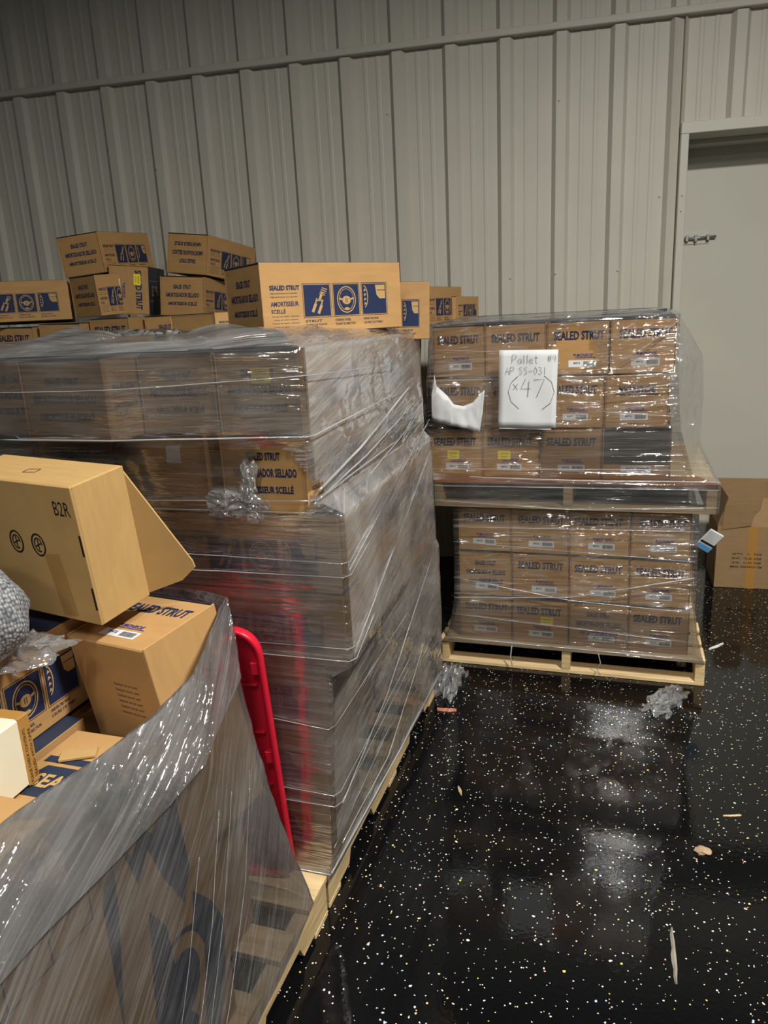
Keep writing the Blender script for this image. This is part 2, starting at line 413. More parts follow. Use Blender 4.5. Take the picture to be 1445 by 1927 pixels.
def p_side(bm):
    """long side print, centred: text block at the left, three framed pictures with captions"""
    add_text(bm, 'SEALED STRUT', -0.175, 0.030, 0.10, 0.014, bold=0.04)
    for k in range(2): add_text(bm, 'High performance strut assembly', -0.178, 0.014 - k * .010, 0.09, 0.005, bold=0.0)
    add_text(bm, 'AMORTISSEUR', -0.178, -0.016, 0.094, 0.014, bold=0.02)
    add_text(bm, 'SCELLÉ', -0.201, -0.036, 0.048, 0.014, bold=0.02)
    for k in range(4): add_text(bm, 'Corps en acier robuste', -0.178, -0.052 - k * .010, 0.092 - .01 * (k % 2), 0.005, bold=0.0)
    s = 0.092
    for k, (fn, c1, c2) in enumerate(((draw_strut, 'STRUT', 'JAMBE DE FORCE'), (draw_wheel, 'STEERING WHEEL', 'VOLANT DE DIRECTION'), (draw_tire, 'UNEVEN TIRE WEAR', 'USURE DE PNEU'))):
        x0 = -0.112 + k * 0.106; y0 = -0.055
        add_rect(bm, x0, x0 + s, y0, y0 + s)
        fn(bm, x0, y0, s, 1)
        for (a, b, c, d) in ((-.004, -.0028, -.004, s + .004), (s + .0028, s + .004, -.004, s + .004)):
            add_rect(bm, x0 + a, x0 + b, y0 + c, y0 + d)
        add_rect(bm, x0 - .004, x0 + s + .004, y0 - .004, y0 - .0028); add_rect(bm, x0 - .004, x0 + s + .004, y0 + s + .0028, y0 + s + .004)
        add_text(bm, c1, x0 + .030, y0 - .014, .058, .007, bold=.01); add_text(bm, c2, x0 + .038, y0 - .026, .074, .007, bold=.01)
def p_lid(bm):
    add_text(bm, 'SEALED STRUT', 0, 0, 0.36, 0.055, bold=0.02)
    add_rect(bm, -.24, .24, .05, .053); add_rect(bm, -.24, .24, -.053, -.05)
def p_small(bm):
    for c in range(1):
        for k in range(6): add_text(bm, 'Sealed strut unit', 0.03, 0.06 - k * .014, 0.075, 0.006, bold=0.0)

DARKP = box_mesh('dark_panel', -BW / 2 + .006, BW / 2 - .006, -.001, 0, BH * .30, BH - .004, (simple('dark_brown_panel', (.06, .042, .032), .5, .3),), 0)
PR_BIGM = face_print(lambda bm: [add_text(bm, 'MONROE', 0, 0, .15, .026, bold=.05, shear=.2), add_rect(bm, -.085, .085, -.022, -.017)], (NAVY,), 'lettering_big_maker')
PR_SS = face_print(p_ss, (NAVY,), 'lettering_sealed_strut')
PR_3L = [(dy, face_print(lambda bm, a=(tx, wd, ht): add_text(bm, a[0], 0, 0, a[1], a[2], bold=.04), (NAVY,), 'lettering_line')) for tx, dy, wd, ht in LINES]
PR_MON = face_print(p_monroe, (BLUE,), 'lettering_maker')
PR_BAR = face_print(p_barcode, (BLACKINK,), 'barcode_bars')
PR_SIDE = face_print(p_side, (NAVY, KRAFT_L), 'side_pictures')
PR_LID = face_print(p_lid, (KRAFT_L,), 'lid_lettering')
PR_SMALL = face_print(p_small, (NAVY,), 'small_print')
LAB = box_mesh('label_plate', -.055, .055, -.013, .013, 0, .0006, (WHITE,), 0)
STK = box_mesh('sticker_plate', -.028, .028, -.018, .018, 0, .0006, (YELLOW,), 0)
STKT = face_print(lambda bm: [add_text(bm, 'CAUTION', 0, .007, .036, .008, bold=.01), add_text(bm, 'STOCK', 0, -.007, .03, .007, bold=0)], (BLACKINK,), 'sticker_print')

def carton(label, loc, rot=(0, 0, 0), front='ss', sides='r', lid=False, maker=True, sticker=None, scale=(1, 1, 1), flip=False, labx=0.0, group=None, name='strut_carton', roll=0):
    """loc = middle of the bottom edge of the lettered end; length runs to +y. roll turns the carton about its length (quarter turns)"""
    t = empty(name, loc, rot)
    t.scale = scale
    tag(t, label, 'carton', group)
    mobj('carton_body', BODY, t)
    e = -0.0006
    fz = math.pi if flip else 0.0
    if front == 'ss':
        mobj('lettering', PR_SS, t, (rnd.uniform(-.008, .008), .004 + e, BH * 0.73), FR)
    elif front == '3l':
        for dy, me_ in PR_3L:
            q = mobj('lettering', me_, t, (0, .004 + e, BH * 0.53 + (-dy if flip else dy)), FR)
            if flip: q.rotation_euler = (math.pi / 2, math.pi, 0)
    elif front == 'mon':
        mobj('lettering', PR_BIGM, t, (0, .004 + e, BH * 0.72), FR)
    elif front == 'dark':
        mobj('dark_panel', DARKP, t, (0, .004, 0), (0, 0, 0))
    if maker and front:
        mobj('maker_lettering', PR_MON, t, (labx + .005, .004 + e, BH * 0.36), FR)
        lb = mobj('barcode_label', LAB, t, (labx, .004, BH * 0.21), FR)
        mobj('barcode', PR_BAR, lb, (0.004, 0, 0.0009))
    if sticker:
        st = mobj('yellow_sticker', STK, t, (sticker[0], .003, sticker[1]), FR)
        mobj('sticker_lettering', STKT, st, (0, 0, 0.0009))
    hw = BW / 2
    if 'r' in sides: mobj('side_pictures', PR_SIDE, t, (hw - e, BL / 2, BH / 2), RT)
    if 'l' in sides: mobj('side_pictures', PR_SIDE, t, (-hw + e, BL / 2, BH / 2), LT)
    if lid: mobj('lid_lettering', PR_LID, t, (0, BL / 2, BH - e), (0, 0, math.pi / 2))
    return t

# ------------------------------------------------------------------ room shell
floor = mobj('floor', box_mesh('floor', -6, 6.5, -6.5, 7, -.1, 0, (FLOORM,), 0)); tag(floor, kind='structure')
WA = math.radians(6.55); WD = 4.75
PER = 0.309; A0 = 0.715
wall = mobj('wall_back', box_mesh('wall_back', -6.2, 0.80, WD + .012, WD + .08, 0, CEIL, (WALLP,), 0), None, (0, 0, 0), (0, 0, WA)); tag(wall, kind='structure')
def rib_profile(a0, a1):
    pts = []
    k0 = math.floor((a0 - A0) / PER) - 1
    for k in range(k0, k0 + int((a1 - a0) / PER) + 4):
        s = A0 + k * PER
        for dx, d in ((0.0, 0), (0.022, .030), (0.076, .030), (0.098, 0), (0.150, 0), (0.157, .003), (0.172, 0.003), (0.179, 0), (0.226, 0), (0.233, 0.003), (0.248, 0.003), (0.255, 0)):
            x = s + dx
            if a0 - 1e-6 <= x <= a1 + 1e-6: pts.append((x, d))
    if pts[0][0] > a0: pts.insert(0, (a0, 0))
    if pts[-1][0] < a1: pts.append((a1, 0))
    return pts
def panel(a0, a1, z0, z1, nm='wall_panel'):
    bm = bmesh.new()
    prof = rib_profile(a0, a1)
    lo = [bm.verts.new((x, WD - d, z0)) for x, d in prof]; hi = [bm.verts.new((x, WD - d, z1)) for x, d in prof]
    for i in range(len(prof) - 1): bm.faces.new((lo[i], lo[i + 1], hi[i + 1], hi[i]))
    # hemmed ends
    for v in (0, -1):
        q = [bm.verts.new((prof[v][0], WD + .012, z)) for z in (z0, z1)]
        bm.faces.new((lo[v], hi[v], q[1], q[0]))
    return mobj(nm, to_mesh(bm, nm, (WALLP,), recalc=False), wall)
GZ = 3.068
edges = []
a = 0.79
first = A0 + 0.02 - PER
xs = [0.79]
s = A0 - 0.02 - 0 * PER
k = 0
x = A0 - 0.03
while x > -5.6:
    xs.append(x); x -= 3 * PER
for i in range(len(xs) - 1):
    panel(xs[i + 1], xs[i], 0.0, GZ + .01)
xt = [2.6, 2.6 - .031, ]
xt = [A0 - 0.03 + 6 * PER, A0 - 0.03 + 3 * PER, A0 - 0.03] + xs[2:]
for i in range(len(xt) - 1):
    z0 = GZ + .01
    panel(xt[i + 1], xt[i], z0, CEIL)
panel(0.79, A0 - 0.03 + 3 * PER, 2.53, GZ + .01)
panel(A0 - 0.03 + 3 * PER, A0 - 0.03 + 6 * PER, 2.53, GZ + .01)
bm = bmesh.new(); add_box(bm, -5.6, 2.6, WD - .052, WD + .01, GZ, GZ + .038, 0, .004)
girt = mobj('trim_1', to_mesh(bm, 'girt_rail', (WALLP,)), None, (0, 0, 0), (0, 0, WA)); tag(girt, kind='structure')
scr_bm = bmesh.new(); bmesh.ops.create_cone(scr_bm, cap_ends=True, segments=6, radius1=.007, radius2=.006, depth=.008)
SCR = to_mesh(scr_bm, 'hex_screw', (WALLP,))
for a_, z_ in ((-.734, 1.785), (-.138, 1.78), (.126, 1.792), (.191, 1.788), (.48, 1.79), (-2.342, 2.565), (-1.75, 2.62), (-.85, 2.75), (.136, 2.72), (.70, 2.18)):
    # screws sit on whatever the panel shows there
    ph = (a_ - A0) % PER
    d = .030 if .02 < ph < .078 else 0
    mobj('screw', SCR, wall, (a_, WD - d - .003, z_), (math.pi / 2, 0, 0))

# door: frame, deep head, slab with slide bolt
DREC = 0.30
door = empty('door_1', (0, 0, 0), (0, 0, WA)); tag(door, 'plain pale grey door with a small slide bolt, right of the pallets', None, kind='structure')
mobj('door_slab', box_mesh('door_slab', 0.80, 2.3, WD + DREC, WD + DREC + .05, 0.005, 2.53, (WALLD,), .003), door)
mobj('jamb', box_mesh('jamb', 0.792, 0.835, WD - .045, WD + DREC, 0, 2.485, (WALLD,), .003), door)
mobj('jamb', box_mesh('jamb2', 2.26, 2.31, WD - .045, WD + DREC, 0, 2.485, (WALLD,), .003), door)
mobj('head', box_mesh('head', 0.792, 2.31, WD - .045, WD + .03, 2.485, 2.545, (WALLD,), .003), door)
mobj('soffit', box_mesh('soffit', 0.835, 2.26, WD + .02, WD + .16, 2.487, 2.53, (WALLD,), .002), door)
mobj('soffit', box_mesh('soffit2', 0.835, 2.26, WD + .16, WD + DREC, 2.462, 2.53, (WALLD,), .002), door)
bolt = mobj('slide_bolt', box_mesh('slide_bolt', 0.885, 1.04, WD + DREC - .006, WD + DREC, 1.928, 1.992, (WALLD,), .001), door)
bm = bmesh.new(); add_tube(bm, [(0.87, WD + DREC - .02, 1.958), (1.075, WD + DREC - .02, 1.964)], .008, 8)
add_tube(bm, [(0.96, WD + DREC - .02, 1.956), (0.96, WD + DREC - .03, 1.935)], .005, 6)
for q in (0.90, 0.95, 1.02): add_box(bm, q, q + .018, WD + DREC - .031, WD + DREC - .004, 1.944, 1.978, 0, .002)
mobj('bolt_rod', to_mesh(bm, 'bolt_rod', (STEEL,)), bolt)
mobj('screw', SCR, door, (.815, WD - .047, 2.17), (math.pi / 2, 0, 0)); mobj('screw', SCR, door, (.812, WD - .047, 2.09), (math.pi / 2, 0, 0))
wr = mobj('wall_back_upper', box_mesh('wall_back_upper', 0.80, 7.0, WD + DREC + .06, WD + DREC + .14, 0, CEIL, (WALLP,), 0), None, (0, 0, 0), (0, 0, WA)); tag(wr, kind='structure')
wb2 = mobj('wall_back_header', box_mesh('wall_back_header', 0.80, 7.0, WD + .012, WD + .08, 2.54, CEIL, (WALLP,), 0), None, (0, 0, 0), (0, 0, WA)); tag(wb2, kind='structure')
wb3 = mobj('wall_back_side', box_mesh('wall_back_side', 2.31, 7.0, WD, WD + .08, 0, 2.54, (WALLP,), 0), None, (0, 0, 0), (0, 0, WA)); tag(wb3, kind='structure')
for nm, bx in (('wall_left', (-5.6, -5.5, -6, 5.2)), ('wall_right', (6.0, 6.1, -6, 6.2)), ('wall_front', (-5.6, 6.1, -6.1, -6.0))):
    o = mobj(nm, box_mesh(nm, *bx, 0, CEIL, (OTHERW,), 0)); tag(o, kind='structure')
o = mobj('ceiling', box_mesh('ceiling', -5.6, 6.1, -6.1, 6.4, CEIL, CEIL + .1, (CEILM,), 0)); tag(o, kind='structure')

# lamps
def lens_mat():
    m, nt, out = new_mat('lamp_lens')
    e = N(nt, 'ShaderNodeEmission'); e.inputs[0].default_value = (1, .97, .9, 1); e.inputs[1].default_value = 1.0
    nt.links.new(e.outputs[0], out.inputs[0]); return m
LENS = lens_mat()
for i, (p, pw, dia, spr) in enumerate(LAMPS):
    t = empty('high_bay_lamp', p); tag(t, 'round high bay lamp over the black floor aisle', 'ceiling lamp')
    bm = bmesh.new(); bmesh.ops.create_cone(bm, cap_ends=True, segments=32, radius1=dia / 2 + .02, radius2=dia / 3, depth=.14, matrix=Matrix.Translation((0, 0, .085)))
    mobj('housing', to_mesh(bm, 'housing', (HOUSING,)), t)
    bm = bmesh.new(); bmesh.ops.create_cone(bm, cap_ends=True, segments=32, radius1=dia / 2, radius2=dia / 2, depth=.008, matrix=Matrix.Translation((0, 0, .012)))
    mobj('lens', to_mesh(bm, 'lens', (LENS,)), t)
    bm = bmesh.new(); add_tube(bm, [(0, 0, .15), (0, 0, CEIL - p[2])], .006, 6); mobj('hanging_rod', to_mesh(bm, 'hanging_rod', (STEEL,)), t)
    ld = bpy.data.lights.new('high_bay_light', 'AREA'); ld.shape = 'DISK'; ld.size = dia; ld.energy = pw; ld.spread = math.radians(spr); ld.color = (1.0, 0.96, 0.88)
    lo = bpy.data.objects.new('high_bay_light', ld); COL.objects.link(lo); lo.parent = t; lo.location = (0, 0, 0.004)

for i, (p, pw) in enumerate(STRIPS):
    t = empty('strip_lamp', p); tag(t, ('long strip lamp above the viewer', 'long strip lamp far behind the viewer')[i], 'ceiling lamp', 'strip lamps')
    mobj('housing', box_mesh('strip_housing', -.14, .14, -.62, .62, .02, .09, (HOUSING,), .006), t)
    mobj('lens', box_mesh('strip_lens', -.05, .05, -.6, .6, .008, .022, (LENS,), .003), t)
    for q in (-.45, .45):
        bm = bmesh.new(); add_tube(bm, [(0, q, .085), (0, q, CEIL - p[2])], .005, 6); mobj('hanging_rod', to_mesh(bm, 'hanging_rod', (STEEL,)), t)
    ld = bpy.data.lights.new('strip_light', 'AREA'); ld.shape = 'RECTANGLE'; ld.size = .07; ld.size_y = 1.1; ld.energy = pw; ld.color = (1.0, 0.98, 0.93)
    lo = bpy.data.objects.new('strip_light', ld); COL.objects.link(lo); lo.parent = t; lo.location = (0, 0, 0.004)

# ------------------------------------------------------------------ pallets
def pallet(label, x0, x1, y0, y1, z0=0.0, front=None, notch=True, nb=7):
    t = empty('wooden_pallet', ((x0 + x1) / 2, (y0 + y1) / 2, z0)); tag(t, label, 'pallet', 'wooden pallets')
    W, D = x1 - x0, y1 - y0
    hw, hd = W / 2, D / 2
    for i in range(3):                                   # stringers along y, with fork notches
        cx_ = (-hw + .02, 0, hw - .02)[i]
        bm = bmesh.new()
        prof = [(-hd + .006, .018), (-hd + .006, .108), (hd - .006, .108), (hd - .006, .018)]
        if notch:
            for c in (.27, -.27):
                prof += [(c * D + .115, .018), (c * D + .095, .058), (c * D - .095, .058), (c * D - .115, .018)]
        a = [bm.verts.new((cx_ - .019, y, z)) for y, z in prof]; b = [bm.verts.new((cx_ + .019, y, z)) for y, z in prof]
        bm.faces.new(a); bm.faces.new(b[::-1])
        for k in range(len(prof)): bm.faces.new((a[k], b[k], b[(k + 1) % len(prof)], a[(k + 1) % len(prof)]))
        mobj('stringer', to_mesh(bm, 'stringer', (WOOD,)), t)
    bw = .088
    dk = box_mesh('deck_board', -hw, hw, -bw / 2, bw / 2, .108, .126, (WOODX,), .002)
    for k in range(nb):
        wide = 1.45 if k in (0, nb - 1) else 1.0
        y = -hd + bw * .72 + k * (D - bw * 1.44) / (nb - 1)
        o = mobj('deck_board', dk, t, (rnd.uniform(-.004, .004), y, 0)); o.scale = (1, wide, 1)
        if front and k == 0: o.material_slots[0].link = 'OBJECT'; o.material_slots[0].material = front
    for k in range(3):
        y = (-hd + .05, 0, hd - .05)[k]
        o = mobj('bottom_board', dk, t, (0, y, -.108))
    return t
pallet('pale wooden pallet on the floor under the lower right carton stack', -.787, .366, 3.117, 4.135)
pallet('wooden pallet with reddish front board between the two right carton stacks', -.79, .365, 3.10, 4.12, .767, WOODRED, False)
pallet('wooden pallet under the tall middle stack of wrapped cartons', -1.83, -.738, 1.562, 2.79)
pallet('wooden pallet under the nearest wrapped stack at lower left', -1.80, -.735, .33, 1.552)

# ------------------------------------------------------------------ right stacks
ordn = ['first', 'second', 'third', 'fourth']
rowsU = [  # z, bounds, front type, extras
    (0.8935, (-.82, -.58, -.335, -.08, .19), 'bottom row'),
    (1.1105, (-.80, -.566, -.311, -.076, .171), 'middle row'),
    (1.3275, (-.79, -.563, -.311, -.06, .187), 'top row')]
rowsL = [
    (0.1265, (-.70, -.453, -.203, .05, .297), 'bottom row'),
    (0.3395, (-.695, -.455, -.203, .047, .292), 'middle row'),
    (0.5525, (-.695, -.458, -.207, .045, .285), 'top row')]
for which, rows, hh in (('upper', rowsU, .217), ('lower', rowsL, .213)):
    for ri, (z, bd, rn) in enumerate(rows):
        for ci in range(4):
            wd = bd[ci + 1] - bd[ci] - .003
            xc = (bd[ci] + bd[ci + 1]) / 2
            y = 3.142 + rnd.uniform(0, .012)
            fr = 'ss'; st = None; lx = rnd.uniform(-.01, .02); extra = ''
            if which == 'upper' and ri == 0 and ci in (0, 1): st = (-.01 if ci == 0 else -.03, BH * .46); extra = ' and a yellow sticker'
            if which == 'lower' and (ri, ci) in ((1, 0), (0, 2)): fr = '3l'; extra = ' in three lines'
            if which == 'lower' and (ri, ci) == (0, 1): st = (.03, BH * .52); extra = ' and a yellow sticker'
            txt = 'SEALED STRUT' + extra
            if which == 'upper' and (ri, ci) == (0, 3): fr = 'dark'; txt = 'with dark front panel'
            if which == 'upper' and (ri, ci) == (1, 3): fr = 'mon'; txt = 'with a bold maker name'
            carton(f'carton lettered {txt}, {ordn[ci]} in {rn}, {which} right stack', (xc, y, z), (0, 0, rnd.uniform(-.012, .012)), fr, 'r' if ci == 3 else '', sticker=st, scale=(wd / BW, .96, (hh - .0015) / BH), labx=lx, group=f'{which} right stack cartons')
            # the row behind, seen only at its edges
            off = .02
            carton(f'carton in the rear row of the {which} right stack', (xc + off, y + BL * .98, z), (0, 0, 0), None, 'r' if ci == 3 else '', scale=(wd / BW, .92, (hh - .0015) / BH), group=f'rear cartons of {which} right stack')

# loose cartons lying on the right stack, at its far left
carton('beaten up kraft carton with yellow stickers lying on the upper right stack', (-1.02, 3.50, 1.548), (0, 0, -.22), None, 'r', scale=(1.0, .8, .85), sticker=(.08, .1))
carton('dim carton at the far left back of the upper right stack', (-.92, 3.76, 1.548), (0, 0, -.1), None, 'r', scale=(.9, .75, .62))
o = mobj('cardboard_flap', box_mesh('cardboard_flap', -.13, .13, 0, .10, 0, .004, (NAVYTOP,), .001), None, (.02, 3.3, 1.553), (.1, -.04, -.1)); tag(o, 'loose navy printed cardboard flap on top of the upper right stack', 'flap')

# ------------------------------------------------------------------ middle stack
MH = .2015
def mz(k): return .1265 + k * MH
def mc(desc, x0, x1, y, k, front='3l', sides='r', **kw):
    """end-on carton between x0 and x1 whose end is at y"""
    kw.setdefault('group', 'middle stack cartons')
    return carton(desc, ((x0 + x1) / 2, y, mz(k)), (0, 0, kw.pop('rz', 0)), front, sides, maker=kw.pop('maker', False), scale=((x1 - x0 - .003) / BW, kw.pop('ls', 1.0), (MH - .0015) / BH), **kw)
def ml(desc, x1, y, k, **kw):
    """carton lying crosswise: long printed side to the viewer, right end at x1"""
    kw.setdefault('group', 'middle stack cartons')
    return carton(desc, (x1, y + BW / 2, mz(k)), (0, 0, math.pi / 2), None, 'l', scale=(1, 1, (MH - .0015) / BH), **kw)
# top layer
mc('carton with yellow sticker under film at the right front corner, top of middle stack', -.945, -.722, 1.602, 6, '3l', 'r', sticker=(.01, BH * .70))
mc('three line carton left of the yellow stickered one, top of middle stack', -1.163, -.948, 1.602, 6)
mc('carton pushed forward out of the top layer of the middle stack', -1.415, -1.168, 1.475, 6)
mc('carton at the left picture edge, top layer of middle stack', -1.70, -1.455, 1.60, 6)
mc('second carton along the right side, top layer of middle stack', -.96, -.728, 2.115, 6, None, 'r', ls=1.12)
# second layer
mc('carton showing AMORTISSEUR SCELLÉ through the torn film of the middle stack', -.955, -.722, 1.602, 5)
mc('brighter kraft carton with white label left of the torn film, middle stack', -1.26, -.99, 1.595, 5, None, 'r', maker=False)
mc('carton behind the open box, second layer of middle stack', -1.52, -1.27, 1.60, 5)
mc('second carton along the right side, second layer of middle stack', -.97, -.73, 2.115, 5, None, 'r', ls=1.12)
# crosswise layers jutting out to the right
for k, w_ in ((4, 'third'), (3, 'fourth')):
    ml(f'crosswise carton with dark picture panels jutting out, {w_} layer of middle stack', -.652, 1.602, k)
    ml(f'left crosswise carton hidden behind the near load, {w_} layer of middle stack', -1.163, 1.604, k)
    mc(f'carton along the right side, {w_} layer of middle stack', -.93, -.685, 1.86, k, None, 'r', ls=.82)
    mc(f'rear carton along the right side, {w_} layer of middle stack', -.95, -.705, 2.28, k, None, 'r', ls=.82)
for k, w_, xr in ((2, 'fifth', -.712), (1, 'sixth', -.733), (0, 'bottom', -.738)):
    ml(f'crosswise carton at the front corner, {w_} layer of middle stack', xr, 1.602, k)
    ml(f'left crosswise carton beside the red tray, {w_} layer of middle stack', xr - .51, 1.604, k)
    mc(f'set back carton on the right side, {w_} layer of middle stack', -1.12, -.875, 1.86, k, None, 'r', ls=.82)
    mc(f'rear set back carton on the right side, {w_} layer of middle stack', -1.12, -.875, 2.28, k, None, 'r', ls=.82)
# white label on the bright kraft carton of the second layer
o = mobj('paper_label', box_mesh('paper_label', -.02, .02, -.001, 0, -.022, .022, (WHITE,), 0), None, (-1.085, 1.596, 1.285)); tag(o, 'small white paper label on the brighter carton of the middle stack', 'label')

# loose cartons lying on the middle stack
carton('big bright strut carton lying askew on top of the middle stack', (-1.1149, 2.1027, 1.560), (0, -.0076, -.647), '3l', 'r', maker=False)
carton('carton jutting out behind the bright one, over the right edge of middle stack', (-.690, 2.712, 1.512), (.03, 0, math.pi / 2 + .25), None, 'l', scale=(.9, .62, .95))
t = carton('flat open carton with blue panel behind the bright carton', (-1.62, 2.62, 1.540), (0, 0, -.35), None, 'r', scale=(1.1, .6, .5))

# ------------------------------------------------------------------ pile against the wall
carton('topmost left carton of the dim pile, tilted, three line end', (-2.7468, 3.4456, 1.883), (.0661, -.0624, .0716), '3l', 'r', maker=False, group='dim pile cartons')
carton('topmost right carton of the dim pile, lettering upside down', (-2.2538, 3.6398, 1.8671), (-.075, .1256, -.035), '3l', 'r', maker=False, flip=True, group='dim pile cartons')
carton('carton with three pictures on its long side at left picture edge of the pile', (-2.907, 3.50, 1.656), (.0, .05, math.pi / 2 + .64), None, 'l', group='dim pile cartons')
carton('narrow looking three line carton below the topmost left one', (-2.7117, 3.3818, 1.668), (.0616, -.0061, -.3248), '3l', 'r', maker=False, scale=(.93, .45, 1), group='dim pile cartons')
# carton standing on its edge: lettering runs up and down, navy lid to the right
t = carton('carton turned on its side with upright SEALED STRUT and a yellow sticker', (0, 0, 0), (0, 0, 0), 'ss', '', lid=True, sticker=(-.055, BH * .70), group='dim pile cartons')
t.matrix_world = Matrix.Translation((-2.5281, 3.4869, 1.6717)) @ Euler((.0283, .0939, .4299)).to_matrix().to_4x4() @ Matrix.Translation((-.1025, 0, .125)) @ Matrix.Rotation(math.pi / 2, 4, 'Y')
carton('three line carton right of the one turned on its side, in the pile', (-2.2717, 3.5814, 1.6502), (-.057, .0774, .119), '3l', 'r', maker=False, group='dim pile cartons')
PZ = 1.4405
carton('SEALED STRUT carton with yellow sticker at the foot of the pile in view', (-2.56, 3.34, PZ), (0, 0, -.06), 'ss', 'r', sticker=(.02, BH * .47), scale=(1, 1, 1.05), maker=False, group='dim pile cartons')
carton('carton half hidden by film crumple at the foot of the pile in view', (-2.28, 3.44, PZ), (0, 0, .10), '3l', 'r', scale=(1, 1, 1.05), maker=False, group='dim pile cartons')
carton('lower carton of the pile left of the yellow stickered one', (-2.83, 3.28, PZ - .005), (0, .03, .05), '3l', 'r', scale=(1, 1, 1.0), maker=False, group='dim pile cartons')
carton('lower carton at the left picture edge of the pile', (-3.11, 3.25, PZ - .012), (0, .03, .08), 'ss', 'r', scale=(1, 1, 1.0), maker=False, group='dim pile cartons')
carton('carton at the right end of the pile behind the bright carton', (-2.0, 3.45, PZ), (0, 0, .05), 'ss', 'r', scale=(1, 1, 1.02), maker=False, group='dim pile cartons')
for k in range(6):
    for c in range(5):
        carton('plain strut carton in the hidden lower rows of the wall pile', (-3.11 + c * .278 + rnd.uniform(-.01, .01), 3.30 + rnd.uniform(0, .06), .1265 + k * .219), (0, 0, rnd.uniform(-.04, .04)), 'ss', 'r' if c == 4 else '', scale=(1, 1, .2175 / BH), maker=False, group='hidden pile rows')
pallet('wooden pallet hidden under the pile by the wall', -3.28, -1.85, 3.27, 4.0)

# ------------------------------------------------------------------ near stack
t = carton('carton standing on end with barcode label, top of the nearest stack', (0, 0, 0), (0, 0, 0), 'ss', '', maker=True, group='nearest stack cartons')
# stand it up: lettered end looks up
R = Matrix.Rotation(-.2558, 4, 'Z') @ Matrix.Rotation(-.0639, 4, 'Y') @ Matrix.Rotation(.1227, 4, 'X')
up = Matrix(((1, 0, 0, 0), (0, 0, 1, 0), (0, -1, 0, .505), (0, 0, 0, 1)))
t.matrix_world = Matrix.Translation((-.9651, 1.2093, .4757)) @ R @ up
o = mobj('small_print', PR_SMALL, t, (0, .16, -.0006), (0, math.pi, math.pi))
o.rotation_euler = (math.pi, 0, 0)

carton('carton with strut and steering wheel pictures beside the upright one', (-1.262, .765, .787), (0, 0, .01), None, 'r', lid=False, group='nearest stack cartons')
o = mobj('paper_band', box_mesh('paper_band', -1.37, -1.15, 1.06, 1.10, .993, .9945, (NAVYTOP,), 0)); tag(o, 'navy printed strip on the carton under the grey cloth', 'strip')
carton('carton under the one with pictures in the nearest stack', (-1.226, .66, .58), (0, 0, 0), None, 'r', group='nearest stack cartons')
for k, (zz) in enumerate((.1265, .335)):
    carton(('bottom', 'second')[k] + ' layer carton deep inside the nearest stack', (-1.226, .66, zz), (0, 0, 0), None, 'r', scale=(1, 1, 1.0), group='nearest stack cartons')

for k in range(2):
    carton(('lower', 'upper')[k] + ' carton tucked behind the pictured one in the nearest stack', (-1.275, 1.185, .1265 + k * .325), (0, 0, 0), None, '', scale=(.98, .42, .323 / BH), group='nearest stack cartons')
# tall carton with the navy strut drawing behind the near film
def tall_carton():
    t = empty('tall_carton', (-.92, .985, .1265)); tag(t, 'tall carton with large navy strut drawing behind the nearest film', 'carton')
    bm = bmesh.new(); add_box(bm, -.165, .145, -.205, .14, 0, .655, 0, .004)
    mobj('carton_body', to_mesh(bm, 'tall_body', (KRAFT,)), t)
    # print on the aisle side (+x): local u = y, v = z
    bm = bmesh.new()
    add_poly(bm, [(-.20, .50), (-.175, .52), (-.15, .60), (-.12, .63), (-.125, .54), (-.145, .40), (-.165, .28), (-.20, .34)])
    add_poly(bm, [(-.105, .655), (-.075, .60), (-.045, .640), (-.015, .60), (.02, .62), (.06, .655), (.065, .56), (.075, .46), (.045, .40), (-.005, .50), (-.035, .585), (-.07, .54)])
    add_poly(bm, [(-.055, .47), (-.015, .40), (.0, .20), (.04, .13), (-.02, .02), (-.07, .08), (-.075, .30)])
    add_poly(bm, [(.075, .40), (.13, .33), (.165, .25), (.145, .12), (.10, .02), (.05, .02), (.07, .14), (.09, .26), (.06, .33)])
    add_poly(bm, arc(.01, .24, .055, .07, 0, 345, 20), .0003)
    add_ribbon(bm, arc(.01, .24, .085, .11, 20, 250, 18), .012, 0, .0003)
    mobj('strut_drawing', to_mesh(bm, 'strut_drawing', (NAVY,), recalc=False), t, (.1456, -.035, 0), RT)
    # lid: navy band with SEALED
    bm = bmesh.new()
    add_poly(bm, [(-.160, -.055), (.135, -.055), (.135, .035), (-.130, .035)])
    add_poly(bm, [(-.150, .045), (.135, .045), (.135, .065), (-.150, .065)])
    add_poly(bm, [(-.165, -.11), (-.13, -.075), (-.165, -.075)])
    lidp = mobj('lid_print', to_mesh(bm, 'lid_print', (NAVYTOP,), recalc=False), t, (0, -.02, .6556), (0, 0, 0))
    bm = bmesh.new(); add_text(bm, 'SEALED', -.058, -.010, .135, .040, bold=.03)
    mobj('lid_lettering', to_mesh(bm, 'lid_sealed', (KRAFT_L,), recalc=False), lidp, (0, 0, .0008))
    mobj('cardboard_tab', box_mesh('cardboard_tab', -.05, .02, .02, .055, .657, .663, (KRAFT_L,), .001), t, (-.06, .03, 0), (0, .0, .5))
    return t
tall_carton()
